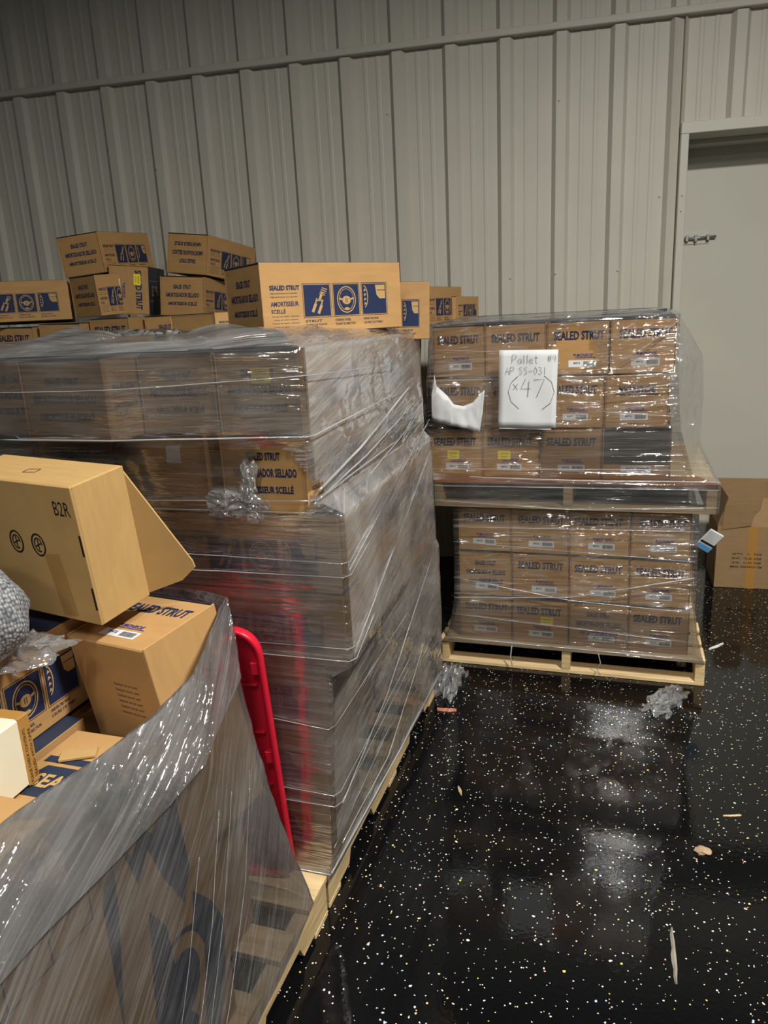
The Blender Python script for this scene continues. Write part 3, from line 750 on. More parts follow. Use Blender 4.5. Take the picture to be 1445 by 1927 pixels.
# cartons nearer to the viewer, thin line panel on the aisle side
def line_carton():
    t = empty('line_carton', (-.88, .55, .1265)); tag(t, 'carton with thin line window drawing at the left bottom picture edge', 'carton')
    bm = bmesh.new(); add_box(bm, -.13, .13, -.215, .22, 0, .775, 0, .004)
    mobj('carton_body', to_mesh(bm, 'line_body', (KRAFT,)), t)
    bm = bmesh.new()
    for y in (.193, .108, .025, -.06, -.145): add_ribbon(bm, [(y, .60), (y, .775)], .003)
    add_ribbon(bm, [(-.20, .603), (.193, .603)], .003); add_ribbon(bm, [(-.20, .69), (.193, .69)], .003)
    mobj('line_drawing', to_mesh(bm, 'line_drawing', (NAVY,), recalc=False), t, (.1306, 0, 0), RT)
line_carton()
# lower support for the upright carton
o = empty('flat_carton', (-.95, 1.30, .1265)); tag(o, 'plain lower carton under the upright carton of the nearest stack', 'carton')
bm = bmesh.new(); add_box(bm, -.14, .095, -.10, .06, 0, .338, 0, .004); mobj('carton_body', to_mesh(bm, 'flat_body', (KRAFT,)), o)
bm = bmesh.new(); add_box(bm, -.02, .02, -.101, .061, .337, .3392, 0, 0); mobj('packing_tape', to_mesh(bm, 'flat_tape', (TAPE,)), o)

# cream carton with brown printed tape
t = empty('cream_carton', (-1.078, .868, .786), (0, 0, .04)); tag(t, 'small cream white carton closed with printed brown tape at left edge', 'carton')
mobj('carton_body', box_mesh('cream_body', -.016, .05, -.16, .085, 0, .138, (CREAM,), .004), t)
mobj('printed_tape', box_mesh('cream_tape', -.017, .052, .06, .088, -.001, .1395, (TAPE,), .002), t)
bm = bmesh.new(); add_text(bm, 'PLEASE CHECK CONTENTS', 0, 0, .11, .006, bold=0, rot=math.pi / 2); add_text(bm, 'SEALED WITH CARE', .012, 0, .10, .006, bold=0, rot=math.pi / 2)
mobj('tape_lettering', to_mesh(bm, 'tape_lettering', (BLACKINK,), recalc=False), t, (.0528, .068, .06), RT)

# open box marked B2R, tilted on the nearest stack
def b2r():
    t = empty('open_box', (-1.1785, 1.1785, 1.02), (.1125, .0273, -.1493)); tag(t, 'open kraft box marked B2R tipped on top of the nearest stack', 'box')
    w_, d_, h_ = .36, .14, .30
    th = .005
    bm = bmesh.new()
    add_box(bm, -w_ / 2, w_ / 2, 0, th, 0, h_, 0, .0015)              # marked wall
    add_box(bm, w_ / 2 - th, w_ / 2, th, d_, 0, h_, 0, .0015)         # end wall (bright)
    add_box(bm, -w_ / 2, w_ / 2 - th, th, d_, h_ - th, h_, 0, .0015)  # upper wall
    add_box(bm, -w_ / 2, w_ / 2 - th, th, d_, 0, th, 0, .0015)
    add_box(bm, -w_ / 2, -w_ / 2 + th, th, d_, th, h_ - th, 0, .0015)
    mobj('carton_body', to_mesh(bm, 'open_box_body', (KRAFT_L,)), t)
    # flap hanging out at the open back, beyond the end wall
    bm = bmesh.new()
    pts = [(0, .285), (.03, .23), (.115, .075), (.118, .06), (.085, .03), (.0, .0)]
    a = [bm.verts.new((p[0], 0, p[1])) for p in pts]; b = [bm.verts.new((p[0], .005, p[1])) for p in pts]
    bm.faces.new(a); bm.faces.new(b[::-1])
    for k in range(len(pts)): bm.faces.new((a[k], b[k], b[(k + 1) % len(pts)], a[(k + 1) % len(pts)]))
    fl = mobj('flap', to_mesh(bm, 'open_box_flap', (KRAFT_L,)), t, (w_ / 2 - .004, d_ - .002, .005), (0, 0, .35))
    bm = bmesh.new(); add_text(bm, 'B2R', 0, 0, .044, .030, bold=.0)
    mobj('lettering', to_mesh(bm, 'b2r', (BLACKINK,), recalc=False), t, (w_ / 2 - .036, -.0006, h_ - .047), FR)
    bm = bmesh.new()
    for c in (-.035, -.10):
        add_ribbon(bm, arc(c, 0, .018, .024, 0, 360, 22), .004); add_ribbon(bm, arc(c, 0, .011, .015, 0, 300, 14), .003)
        add_ribbon(bm, [(c - .008, -.004), (c + .008, .004)], .003); add_ribbon(bm, [(c, -.012), (c, .012)], .003)
    mobj('recycling_marks', to_mesh(bm, 'recycling_marks', (BLACKINK,), recalc=False), t, (.085, -.0006, .165), FR)
    bm = bmesh.new()
    add_rect(bm, -.006, 0, .20, .155); add_rect(bm, -.006, 0, .085, .035)
    mobj('edge_marks', to_mesh(bm, 'edge_marks', (BLACKINK,), recalc=False), t, (w_ / 2 - .001, -.0006, 0), FR)
    bm = bmesh.new(); add_ribbon(bm, [(-.02, .0), (.02, 0)], .055)
    mobj('packing_tape', box_mesh('b2r_tape', .075, .118, -.0006, .0, .0, .14, (simple('worn_tape', (.38, .225, .075), .35, .4),), 0), t, (0, 0, 0), (0, -.1, 0))
    bm = bmesh.new()
    for a_, b_2 in ((((0, 0)), (.03, 0)), ((.03, 0), (.03, .02)), ((.03, .02), (0, .02)), ((0, .02), (0, 0))): add_ribbon(bm, [a_, b_2], .002)
    mobj('printed_frame', to_mesh(bm, 'printed_frame', (BLACKINK,), recalc=False), t, (-.01, .05, h_ + .0006), (0, 0, .2))
    return t
b2r()

# grey woven cloth bundle at the left edge
bm = bmesh.new()
bmesh.ops.create_uvsphere(bm, u_segments=48, v_segments=32, radius=1)
for v in bm.verts:
    n = noise.noise(v.co * 1.7 + Vector((3, 1, 2))) * .10 + noise.noise(v.co * 4.2) * .035
    v.co = Vector((v.co.x * .21, v.co.y * .125, v.co.z * .13)) * (1 + n)
    if v.co.z < -.095: v.co.z = -.095
o = mobj('woven_cloth', to_mesh(bm, 'woven_cloth', (KNIT,), True), None, (-1.248, .965, 1.09), (.05, -.05, .12)); tag(o, 'rolled grey woven cloth bundle at the left picture edge', 'cloth')

# ------------------------------------------------------------------ red tray
def tray():
    W2, H, D = .23, .765, .034
    t = empty('red_tray', (-1.040, 1.523, .1275), (.085, -.02, .12)); tag(t, 'red plastic tray lid with rounded corners leaning between the left stacks', 'tray')
    def loop(bm, ins, y, rad=.075):
        x1, z0, z1 = W2 - ins, ins, H - ins
        r = max(rad - ins, .02); pts = []
        for cx_, cz, a0 in ((x1 - r, z0 + r * .6, -90), (x1 - r, z1 - r, 0), (-x1 + r, z1 - r, 90), (-x1 + r, z0 + r * .6, 180)):
            rz = r * .6 if cz < H / 2 else r
            for k in range(9):
                a = math.radians(a0 + k * 90 / 8); pts.append(bm.verts.new((cx_ + r * math.cos(a), y, cz + rz * math.sin(a))))
        return pts
    bm = bmesh.new()
    ls = [loop(bm, .022, -.004), loop(bm, .010, 0), loop(bm, .006, -.006), loop(bm, 0, -D), loop(bm, .003, -D - .003), loop(bm, .011, -D - .003), loop(bm, .014, -D + .002), loop(bm, .024, -.012)]
    ls[0][:] = ls[0]
    bm.faces.new(ls[1])
    for a, b in zip(ls[1:], ls[2:]):
        for k in range(len(a)):
            f = bm.faces.new((a[k], b[k], b[(k + 1) % len(a)], a[(k + 1) % len(a)])); f.smooth = True
    bm.faces.new(ls[-1][::-1])
    bmesh.ops.delete(bm, geom=ls[0], context='VERTS')
    mobj('tray_shell', to_mesh(bm, 'tray_shell', (RED,)), t)
    for z in (.14, .30, .46, .60): mobj('tray_rib', box_mesh('tray_rib', -.202, .202, -.024, -.011, z, z + .006, (RED,), .002), t)
    for z in (.10, .38, .64): mobj('rim_clip', box_mesh('rim_clip', .198, .217, -.036, -.020, z, z + .035, (RED,), .002), t)
tray()

# ------------------------------------------------------------------ stretch film
def film_loft(name, levels, mat, seg=26, sub=10, amp=.006, seed=0, hole=None, closed=True, fn=None, mat2=None, calm=None):
    """levels: list of rings (each a list of (x, y, z)); lofted, finely divided, slightly rippled"""
    bm = bmesh.new(); uvl = bm.loops.layers.uv.new('UVMap')
    rows = []
    def ring_pts(r):
        n = len(r); out = []
        for i in range(n if closed else n - 1):
            a, b = Vector(r[i]), Vector(r[(i + 1) % n])
            for k in range(seg): out.append(a.lerp(b, k / seg))
        if not closed: out.append(Vector(r[-1]))
        return out
    rings = []
    for a, b in zip(levels, levels[1:]):
        for k in range(sub):
            f = k / sub
            rings.append([tuple(Vector(p).lerp(Vector(q), f)) for p, q in zip(a, b)])
    rings.append(levels[-1])
    cen = Vector((0, 0, 0)); cnt = 0
    for p in levels[0]: cen += Vector(p); cnt += 1
    cen /= cnt
    grid = []; uvs = []
    vacc = 0.0
    for ri, r in enumerate(rings):
        pts = ring_pts(r); row = []; ur = []; uacc = 0.0
        if ri: vacc += (Vector(r[0]) - Vector(rings[ri - 1][0])).length
        for i, p in enumerate(pts):
            if i: uacc += (p - pts[i - 1]).length
            out = Vector((p.x - cen.x, p.y - cen.y, 0)); out.normalize()
            q = Vector((p.x * 3 + seed, p.y * 3, p.z * 7))
            n = abs(noise.noise(q)) * amp + abs(noise.noise(q * 3.1)) * amp * .5
            pp = p + out * (n * .12 if calm and calm(p) else n)
            if fn: pp = fn(pp, ri, i, len(rings))
            row.append(bm.verts.new(pp)); ur.append((uacc, vacc))
        grid.append(row); uvs.append(ur)
    nc = len(grid[0])
    for i in range(len(grid) - 1):
        for j in range(nc if closed else nc - 1):
            j2 = (j + 1) % nc
            vs_ = (grid[i][j], grid[i + 1][j], grid[i + 1][j2], grid[i][j2])
            c = sum((v.co for v in vs_), Vector()) / 4
            if hole and hole(c): continue
            f = bm.faces.new(vs_); f.smooth = True
            if mat2 and mat2[1](c): f.material_index = 1
            u2 = uvs[i][j2][0] if j2 else uvs[i][j][0] + .03
            u2b = uvs[i + 1][j2][0] if j2 else uvs[i + 1][j][0] + .03
            for lp, uvc in zip(f.loops, ((uvs[i][j]), (uvs[i + 1][j]), (u2b, uvs[i + 1][j2][1]), (u2, uvs[i][j2][1]))): lp[uvl].uv = uvc
    bmesh.ops.delete(bm, geom=[v for v in bm.verts if not v.link_faces], context='VERTS')
    return to_mesh(bm, name, (mat, mat2[0]) if mat2 else (mat,))

def ring(z, *pts): return [(p[0], p[1], p[2] if len(p) > 2 else z) for p in pts]

def strands(parent, lists, mat=STRAND):
    for pts, r in lists:
        bm = bmesh.new(); uvl = bm.loops.layers.uv.new('UVMap')
        # smooth the polyline
        dense = []
        for a, b in zip(pts, pts[1:]):
            for k in range(8): dense.append(Vector(a).lerp(Vector(b), k / 8))
        dense.append(Vector(pts[-1]))
        dense = [p + Vector((noise.noise(p * 9), noise.noise(p * 9 + Vector((5, 0, 0))), noise.noise(p * 9 + Vector((0, 7, 0))))) * .0015 for p in dense]
        add_tube(bm, dense, r, 5)
        for f in bm.faces:
            for lp in f.loops: lp[uvl].uv = (lp.vert.co.x + lp.vert.co.y, lp.vert.co.z)
        mobj('film_strand', to_mesh(bm, 'film_strand', (mat,)), parent)

# right upper wrap
fu = empty('stretch_wrap', (0, 0, 0)); tag(fu, 'clear stretch wrap around the upper right carton stack', 'plastic wrap')
lv = [ring(1.575, (-.70, 3.30), (.08, 3.30), (.15, 3.95), (-.70, 3.95)),
      ring(1.552, (-.798, 3.135), (.193, 3.135), (.24, 4.12), (-.80, 4.12)),
      ring(1.33, (-.812, 3.130), (.195, 3.130), (.37, 4.125), (-.81, 4.12)),
      ring(1.11, (-.832, 3.130), (.215, 3.130), (.385, 4.13), (-.82, 4.12)),
      ring(.925, (-.835, 3.122), (.27, 3.122), (.385, 4.14), (-.83, 4.12)),
      ring(.890, (-.808, 3.093), (.375, 3.093), (.38, 4.14), (-.80, 4.13)),
      ring(.775, (-.805, 3.091), (.372, 3.091), (.375, 4.13), (-.80, 4.125))]
def torn_corner(c):
    # the film is torn open around the third top carton
    return c.y < 3.16 and ((c.x + .19) / .085) ** 2 + ((c.z - 1.435) / .085) ** 2 < 1 + .5 * noise.noise(c * 22)
mobj('film_sheet', film_loft('wrap_upper', lv, FILM_R, 56, 16, .005, 1, torn_corner, True, None, (FILM_S, lambda c: (c.y < 3.12 and c.z < .915) or (c.y < 3.14 and c.z < 1.10 and c.x > -.33)), lambda c: c.z < .93 or (c.z < 1.11 and c.x > -.36)), fu)
strands(fu, [([(-.84, 3.118, .905), (-.2, 3.085, .90), (.37, 3.085, .905)], .0030), ([(-.81, 3.086, .865), (.37, 3.085, .872)], .0016), ([(-.81, 3.086, .80), (-.2, 3.084, .775), (.37, 3.085, .80)], .0018),
             ([(.19, 3.118, 1.53), (.08, 3.115, 1.44), (-.02, 3.118, 1.38)], .002), ([(-.82, 3.12, 1.318), (.19, 3.118, 1.325)], .0012), ([(-.07, 3.118, 1.25), (.19, 3.12, 1.29)], .0012), ([(-.07, 3.118, 1.18), (.19, 3.12, 1.16)], .0012),
             ([(-.79, 3.12, 1.45), (-.3, 3.112, 1.42)], .001), ([(-.83, 3.115, .935), (.24, 3.112, .945)], .0014)])
# right lower wrap
fl_ = empty('stretch_wrap', (0, 0, 0)); tag(fl_, 'clear stretch wrap around the lower right carton stack', 'plastic wrap')
lv = [ring(.757, (-.715, 3.128), (.305, 3.128), (.33, 4.12), (-.715, 4.12)),
      ring(.55, (-.712, 3.128), (.308, 3.128), (.33, 4.13), (-.715, 4.13)),
      ring(.33, (-.716, 3.128), (.312, 3.128), (.34, 4.13), (-.72, 4.13)),
      ring(.16, (-.745, 3.118), (.335, 3.118), (.36, 4.14), (-.76, 4.14)),
      ring(.116, (-.775, 3.108), (.360, 3.108), (.372, 4.145), (-.79, 4.145))]
mobj('film_sheet', film_loft('wrap_lower', lv, FILM_R, 48, 14, .005, 4, None, True, None, (FILM_S, lambda c: c.y < 3.14 and c.z < .30), lambda c: c.z < .32), fl_)
strands(fl_, [([(-.715, 3.118, .33), (-.2, 3.112, .37), (.30, 3.116, .49)], .0026), ([(-.715, 3.118, .43), (-.2, 3.115, .355), (.305, 3.118, .335)], .0018), ([(-.715, 3.118, .60), (.30, 3.118, .56)], .0012), ([(-.72, 3.116, .25), (.31, 3.116, .20)], .0012), ([(-.71, 3.118, .67), (.31, 3.118, .69)], .0018), ([(-.74, 3.106, .135), (.35, 3.10, .13)], .002),
              ([(-.45, 3.10, .12), (-.455, 3.095, .07), (-.448, 3.098, .03)], .003), ([(-.07, 3.10, .12), (-.06, 3.095, .08), (-.075, 3.098, .045), (-.06, 3.098, .02)], .0025)])

# middle wrap
fm = empty('stretch_wrap', (0, 0, 0)); tag(fm, 'hazy stretch wrap around the tall middle carton stack', 'plastic wrap')
def R6(z, fr, br, f=(-1.87, 1.588), m1=(-1.44, 1.58), m2=(-1.15, 1.58), bl=(-1.85, 2.77), zz=None):
    return ring(z, f, m1, m2, fr, br, bl)
lv = [R6(1.560, (-.98, 1.86), (-1.0, 2.50), (-1.60, 1.90), (-1.44, 1.82), (-1.20, 1.80), (-1.6, 2.5)),
      R6(1.556, (-.80, 1.67), (-.82, 2.62), (-1.80, 1.70), (-1.43, 1.56), (-1.16, 1.56), (-1.8, 2.68)),
      R6(1.538, (-.708, 1.588), (-.716, 2.665), (-1.87, 1.585), (-1.43, 1.462), (-1.155, 1.460)),
      R6(1.345, (-.708, 1.586), (-.716, 2.665), (-1.87, 1.585), (-1.43, 1.462), (-1.155, 1.460)),
      R6(1.310, (-.705, 1.586), (-.714, 2.67), (-1.87, 1.585), (-1.43, 1.560), (-1.15, 1.560)),
      R6(1.172, (-.705, 1.586), (-.712, 2.68)),
      R6(1.142, (-.634, 1.586), (-.690, 2.69)),
      R6(.74, (-.634, 1.586), (-.690, 2.71)),
      R6(.715, (-.690, 1.586), (-.685, 2.73)),
      R6(.45, (-.712, 1.584), (-.690, 2.76)),
      R6(.16, (-.718, 1.575), (-.700, 2.80), m1=(-1.44, 1.575), m2=(-1.15, 1.575)),
      R6(.108, (-.725, 1.556), (-.705, 2.81), (-1.85, 1.556), (-1.44, 1.556), (-1.15, 1.556), (-1.85, 2.80))]
def mid_hole(c):
    if c.y < 1.66 and c.z < 1.31:
        u = (c.x + .785) / .078; v = (c.z - 1.222) / .085
        return u * u + v * v + .5 * u * v < 1 + .35 * noise.noise(c * 25)
    return False
def mid_top(p, ri, i, n):
    if ri < 28:
        f = 1 - ri / 28
        p = p + Vector((0, 0, f * (.020 + .05 * max(0, noise.noise(Vector((p.x * 4.5, p.y * 4.5, 2.0)))))))
    return p
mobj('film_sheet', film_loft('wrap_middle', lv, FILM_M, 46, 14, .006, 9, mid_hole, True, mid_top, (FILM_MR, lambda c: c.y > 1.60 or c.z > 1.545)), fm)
S = []
for z0, z1, z2, r in ((1.463, 1.475, 1.45, .0011), (1.17, 1.18, 1.21, .0018), (1.148, 1.15, 1.16, .0012), (1.03, 1.025, 1.12, .0012), (.985, .99, 1.06, .0014), (.795, .80, .90, .0010), (.765, .766, .86, .0014), (.60, .565, .62, .001), (.38, .365, .45, .0012), (.335, .33, .42, .001), (1.345, 1.335, 1.36, .0022)):
    xr = -.70 if (z1 > 1.13 or z1 < .72) else -.630
    S.append(([(-1.5, 1.574 if z0 < 1.3 else 1.46, z0), (-1.15, 1.572 if z0 < 1.3 else 1.452, z0), (xr - .005, 1.576, z1), (xr + .006, 1.60, z1), (-.695 if z1 > .72 or z1 < 0 else -.68, 2.3, z2)], r))
S += [([(-.694, 1.60, 1.20), (-.690, 1.9, 1.25), (-.700, 2.5, 1.37)], .0040), ([(-.694, 1.60, 1.18), (-.690, 1.95, 1.22), (-.698, 2.55, 1.31)], .0022), ([(-.694, 1.60, 1.13), (-.688, 1.9, 1.15), (-.698, 2.6, 1.26)], .0018), ([(-.628, 1.60, 1.0), (-.66, 2.1, 1.10), (-.685, 2.65, 1.22)], .0018), ([(-.628, 1.60, .78), (-.66, 2.1, .92), (-.685, 2.65, 1.10)], .0014),
      ([(-.69, 1.60, .33), (-.68, 2.0, .45), (-.68, 2.6, .70)], .0018), ([(-.70, 1.60, .20), (-.69, 2.0, .22), (-.69, 2.5, .40)], .0014), ([(-.72, 1.556, .132), (-.708, 2.1, .130), (-.700, 2.80, .132)], .0032), ([(-1.5, 1.548, .132), (-.72, 1.552, .13)], .0022), ([(-.715, 1.575, .2), (-.705, 2.2, .30), (-.70, 2.7, .5)], .0014)]
strands(fm, S)

# near wrap
fn_ = empty('stretch_wrap', (0, 0, 0)); tag(fn_, 'milky stretch wrap on the aisle side of the nearest stack', 'plastic wrap')
top = [(-.742, .25, 1.0), (-.742, .50, 1.0), (-.742, .64, .995), (-.746, .80, .972), (-.752, .95, .958), (-.758, 1.08, .965), (-.785, 1.18, .985), (-.805, 1.26, 1.0), (-.828, 1.340, 1.012), (-.92, 1.385, 1.005), (-1.05, 1.430, .99), (-1.35, 1.445, .985)]
bot = [(-.728, .25, .10), (-.728, .50, .10), (-.728, .64, .10), (-.728, .80, .10), (-.728, .95, .10), (-.728, 1.08, .10), (-.728, 1.20, .10), (-.728, 1.33, .105), (-.730, 1.45, .125), (-.82, 1.475, .128), (-1.05, 1.48, .128), (-1.35, 1.48, .128)]
def lerp3(a, b, f): return tuple(x + (y - x) * f for x, y in zip(a, b))
inner = [(p[0] - (.02 if 2 < i < 8 else .008), p[1], p[2] - (.05 if 2 < i < 8 else .012)) for i, p in enumerate(top)]
inner2 = [(p[0] - (.045 if 2 < i < 7 else .012), p[1], p[2] - (.10 if 2 < i < 7 else .016)) for i, p in enumerate(top)]
def bulge(p, ri, i, n):
    return p
def flare(f): return [(a[0] + (b[0] - a[0]) * f ** 1.6, a[1] + (b[1] - a[1]) * f ** 1.6, a[2] + (b[2] - a[2]) * f) for a, b in zip(top, bot)]
lv = [inner2, inner, [(p[0] + .002, p[1], p[2] + .003) for p in top]] + [flare(f) for f in (.10, .35, .55, .75, .9, 1.0)]
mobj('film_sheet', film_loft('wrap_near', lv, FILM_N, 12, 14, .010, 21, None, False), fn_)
S = []
for k in range(9):
    y0 = .72 + k * .07 + rnd.uniform(-.02, .02)
    S.append(([(-.722, y0, .12 + rnd.uniform(0, .08)), (-.722, y0 + .09, .26), (-.722, y0 + .20, .44 + rnd.uniform(0, .1)), (-.732, y0 + .28, .62 + rnd.uniform(0, .08))], rnd.uniform(.0004, .0009)))
strands(fn_, [s for s in S if s[0][-1][1] < 1.28])
band = [[(p[0] + .010, p[1], p[2] + .004) for p in top[:10]], [(p[0] + .012, p[1], p[2]) for p in flare(.04)[:10]], [(p[0] + .011, p[1], p[2]) for p in flare(.15)[:10]], [(p[0] + .008, p[1], p[2] + .03 * noise.noise(Vector((i * 1.3, 0, 0)))) for i, p in enumerate(flare(.21)[:10])]]
mobj('film_rim', film_loft('wrap_near_rim', band, FILM_C, 14, 6, .006, 33, None, False), fn_)

# crumples of loose film
def crumple(label, loc, rx, ry, rz, seed, ramp=.5, mat=FILM_C, cat='plastic wrap', rot=0.0):
    bm = bmesh.new(); uvl = bm.loops.layers.uv.new('UVMap')
    n, m = 44, 30
    g_ = []
    for i in range(m):
        row = []
        for j in range(n):
            u, v = j / (n - 1) * 2 - 1, i / (m - 1) * 2 - 1
            q = Vector((u * 2.3 + seed, v * 2.3, seed * .7))
            edge = max(0.0, 1 - (abs(u) ** 3 + abs(v) ** 3))
            h = (abs(noise.noise(q)) * .7 + abs(noise.noise(q * 2.6)) * .5 + abs(noise.noise(q * 6)) * .25) * (edge ** .5)
            row.append(bm.verts.new((u * rx + noise.noise(q * 1.3 + Vector((9, 0, 0))) * rx * ramp, v * ry + noise.noise(q * 1.3 + Vector((0, 9, 0))) * ry * ramp, .002 + h * rz)))
        g_.append(row)
    for i in range(m - 1):
        for j in range(n - 1):
            f = bm.faces.new((g_[i][j], g_[i][j + 1], g_[i + 1][j + 1], g_[i + 1][j])); f.smooth = True
            for lp, (a, b) in zip(f.loops, ((j, i), (j + 1, i), (j + 1, i + 1), (j, i + 1))): lp[uvl].uv = (a * rx * 2 / n, b * ry * 2 / m)
    o = mobj('crumpled_film', to_mesh(bm, 'crumpled_film', (mat,)), None, loc, (0, 0, rot)); tag(o, label, cat)
    return o
crumple('scrunched clear film lying on the floor before the right pallet', (.205, 2.96, .001), .055, .12, .05, 3.3, .5, FILM_C, 'plastic wrap', -.45)
crumple('loose crumpled film heaped on top of the middle stack', (-1.52, 2.05, 1.542), .26, .14, .085, 8.1)
crumple('torn film end hanging at the far bottom corner of the middle pallet', (-.70, 2.92, .002), .05, .13, .12, 5.2)
crumple('film bunched over the cartons beside the cream carton', (-.83, .93, .784), .07, .10, .06, 12.2)
crumple('clear film gathered under the grey cloth bundle', (-1.13, 1.04, .995), .10, .075, .04, 2.2)

for nm_, lo_, a_, b_2, sd in (('torn_film_edge', (-.905, 1.572, 1.165), .075, .035, 7.7), ('torn_film_edge', (-.865, 1.574, 1.215), .022, .06, 4.4)):
    o = crumple('x', lo_, a_, b_2, .030, sd)
    o.name = nm_; o.parent = fm; o.rotation_euler = (math.pi / 2, 0.15, 0)
    del o['label']; del o['category']

# ------------------------------------------------------------------ papers on the right stack
note = empty('paper_note', (-.3785, 3.083, 1.280), (0, 0.022, 0)); tag(note, 'white paper note handwritten with pallet number and (x47)', 'note')
bm = bmesh.new()
cols, rws = 10, 12
gv = [[bm.verts.new((-.118 + .236 * i / cols, .002 * math.sin(i * .9 + j * .5) - .001, -.158 + .316 * j / rws)) for i in range(cols + 1)] for j in range(rws + 1)]
for j in range(rws):
    for i in range(cols): bm.faces.new((gv[j][i], gv[j][i + 1], gv[j + 1][i + 1], gv[j + 1][i])).smooth = True
me = to_mesh(bm, 'paper_sheet', (WHITE,), recalc=False)
sh = mobj('paper_sheet', me, note); md = sh.modifiers.new('solid', 'SOLIDIFY'); md.thickness = .0006; md.offset = 0
G = {'P': [[(0, 0), (.05, 1)], [(.05, 1), (.45, 1), (.55, .78), (.4, .52), (.03, .5)]], 'a': [[(.5, .45), (.25, .5), (.05, .25), (.2, 0), (.45, .15), (.5, .45), (.55, 0)]],
     'l': [[(.2, 1), (.2, 0)]], 'e': [[(.05, .28), (.5, .3), (.4, .5), (.15, .48), (.05, .2), (.25, 0), (.5, .1)]], 't': [[(.25, .9), (.22, .05), (.4, 0)], [(.05, .6), (.45, .62)]],
     '#': [[(.2, 0), (.3, .9)], [(.45, 0), (.55, .9)], [(.05, .3), (.65, .33)], [(.08, .6), (.7, .63)]], '4': [[(.3, 1), (.05, .45), (.6, .48)], [(.5, .9), (.45, 0)]],
     'A': [[(0, 0), (.3, 1), (.55, 0)], [(.12, .38), (.48, .4)]], 'S': [[(.5, .9), (.25, 1), (.05, .78), (.45, .42), (.4, .08), (.05, .05)]], '-': [[(.05, .45), (.5, .47)]],
     '0': [[(.3, 1), (.05, .55), (.25, 0), (.52, .4), (.3, 1)]], '3': [[(.05, .95), (.45, .9), (.2, .55), (.5, .3), (.25, 0), (.0, .1)]], '1': [[(.2, 1), (.2, 0)]],
     'x': [[(.05, .6), (.45, .05)], [(.45, .6), (.05, .05)]], '7': [[(.02, .95), (.6, 1), (.2, 0)]], '(': [[(.4, 1.15), (.1, .85), (.0, .5), (.12, .1), (.45, -.2)]], ')': [[(0, 1.15), (.3, .9), (.42, .5), (.28, .05), (-.05, -.2)]]}
def handwrite(bm, s, x, y, h, wd, sp=.72):
    for ch in s:
        if ch == ' ': x += h * .5; continue
        for st in G[ch]: add_ribbon(bm, [(x + a * h, y + b * h) for a, b in st], wd)
        x += h * (sp if ch not in 'l1' else sp * .6)
bm = bmesh.new()
handwrite(bm, 'Pallet', -.065, .105, .034, .0014, .62); handwrite(bm, '#4', .075, .112, .028, .0012)
handwrite(bm, 'AP SS-031', -.092, .060, .030, .0014, .66)
handwrite(bm, '(', -.078, -.06, .100, .0017); handwrite(bm, 'x', -.060, -.005, .045, .0016); handwrite(bm, '47', -.030, -.030, .072, .002, .75); handwrite(bm, ')', .066, -.06, .100, .0017)
mobj('handwriting', to_mesh(bm, 'handwriting', (PENCIL,), recalc=False), note, (0, -.0045, 0), FR)
note2 = mobj('backing_sheet', box_mesh('backing_sheet', -.115, .10, .0035, .0042, -.165, .15, (WHITE,), 0), note)

torn = [(-.772, 1.349), (-.764, 1.30), (-.756, 1.272), (-.719, 1.256), (-.69, 1.221), (-.651, 1.212), (-.609, 1.227), (-.579, 1.258), (-.557, 1.28), (-.567, 1.186), (-.582, 1.096), (-.634, 1.116), (-.704, 1.13), (-.793, 1.147), (-.787, 1.257)]
bm = bmesh.new()
f = bm.faces.new([bm.verts.new((x, 3.096, z)) for x, z in torn])
bmesh.ops.triangulate(bm, faces=[f]); bmesh.ops.subdivide_edges(bm, edges=bm.edges, cuts=4, use_grid_fill=True)
for v in bm.verts: v.co.y += .010 * noise.noise(Vector((v.co.x * 14, 0, v.co.z * 9))) + .006 * noise.noise(Vector((v.co.x * 40, 3, v.co.z * 22)))
o = mobj('torn_sheet', to_mesh(bm, 'torn_sheet', (WHITE,), True), None); md = o.modifiers.new('solid', 'SOLIDIFY'); md.thickness = .0006
tag(o, 'torn crinkled white sheet stuck on the upper right stack below the leftmost carton', 'sheet')

# white pouch with blue print at the right side of the lower stack
t = empty('paper_pouch', (.385, 3.46, .55), (.35, .55, .25)); tag(t, 'small white pouch with blue corner stuck beside the lower right stack', 'pouch')
mobj('pouch_body', box_mesh('pouch_body', -.035, .035, -.006, .006, -.055, .055, (WHITE,), .003), t)
mobj('blue_corner', box_mesh('blue_corner', -.034, .034, -.0068, -.006, -.05, -.025, (simple('light_blue_ink', (.12, .38, .75), .5),), 0), t)
mobj('black_stripe', box_mesh('black_stripe', -.034, .034, -.0068, -.006, -.018, -.008, (BLACKINK,), 0), t)

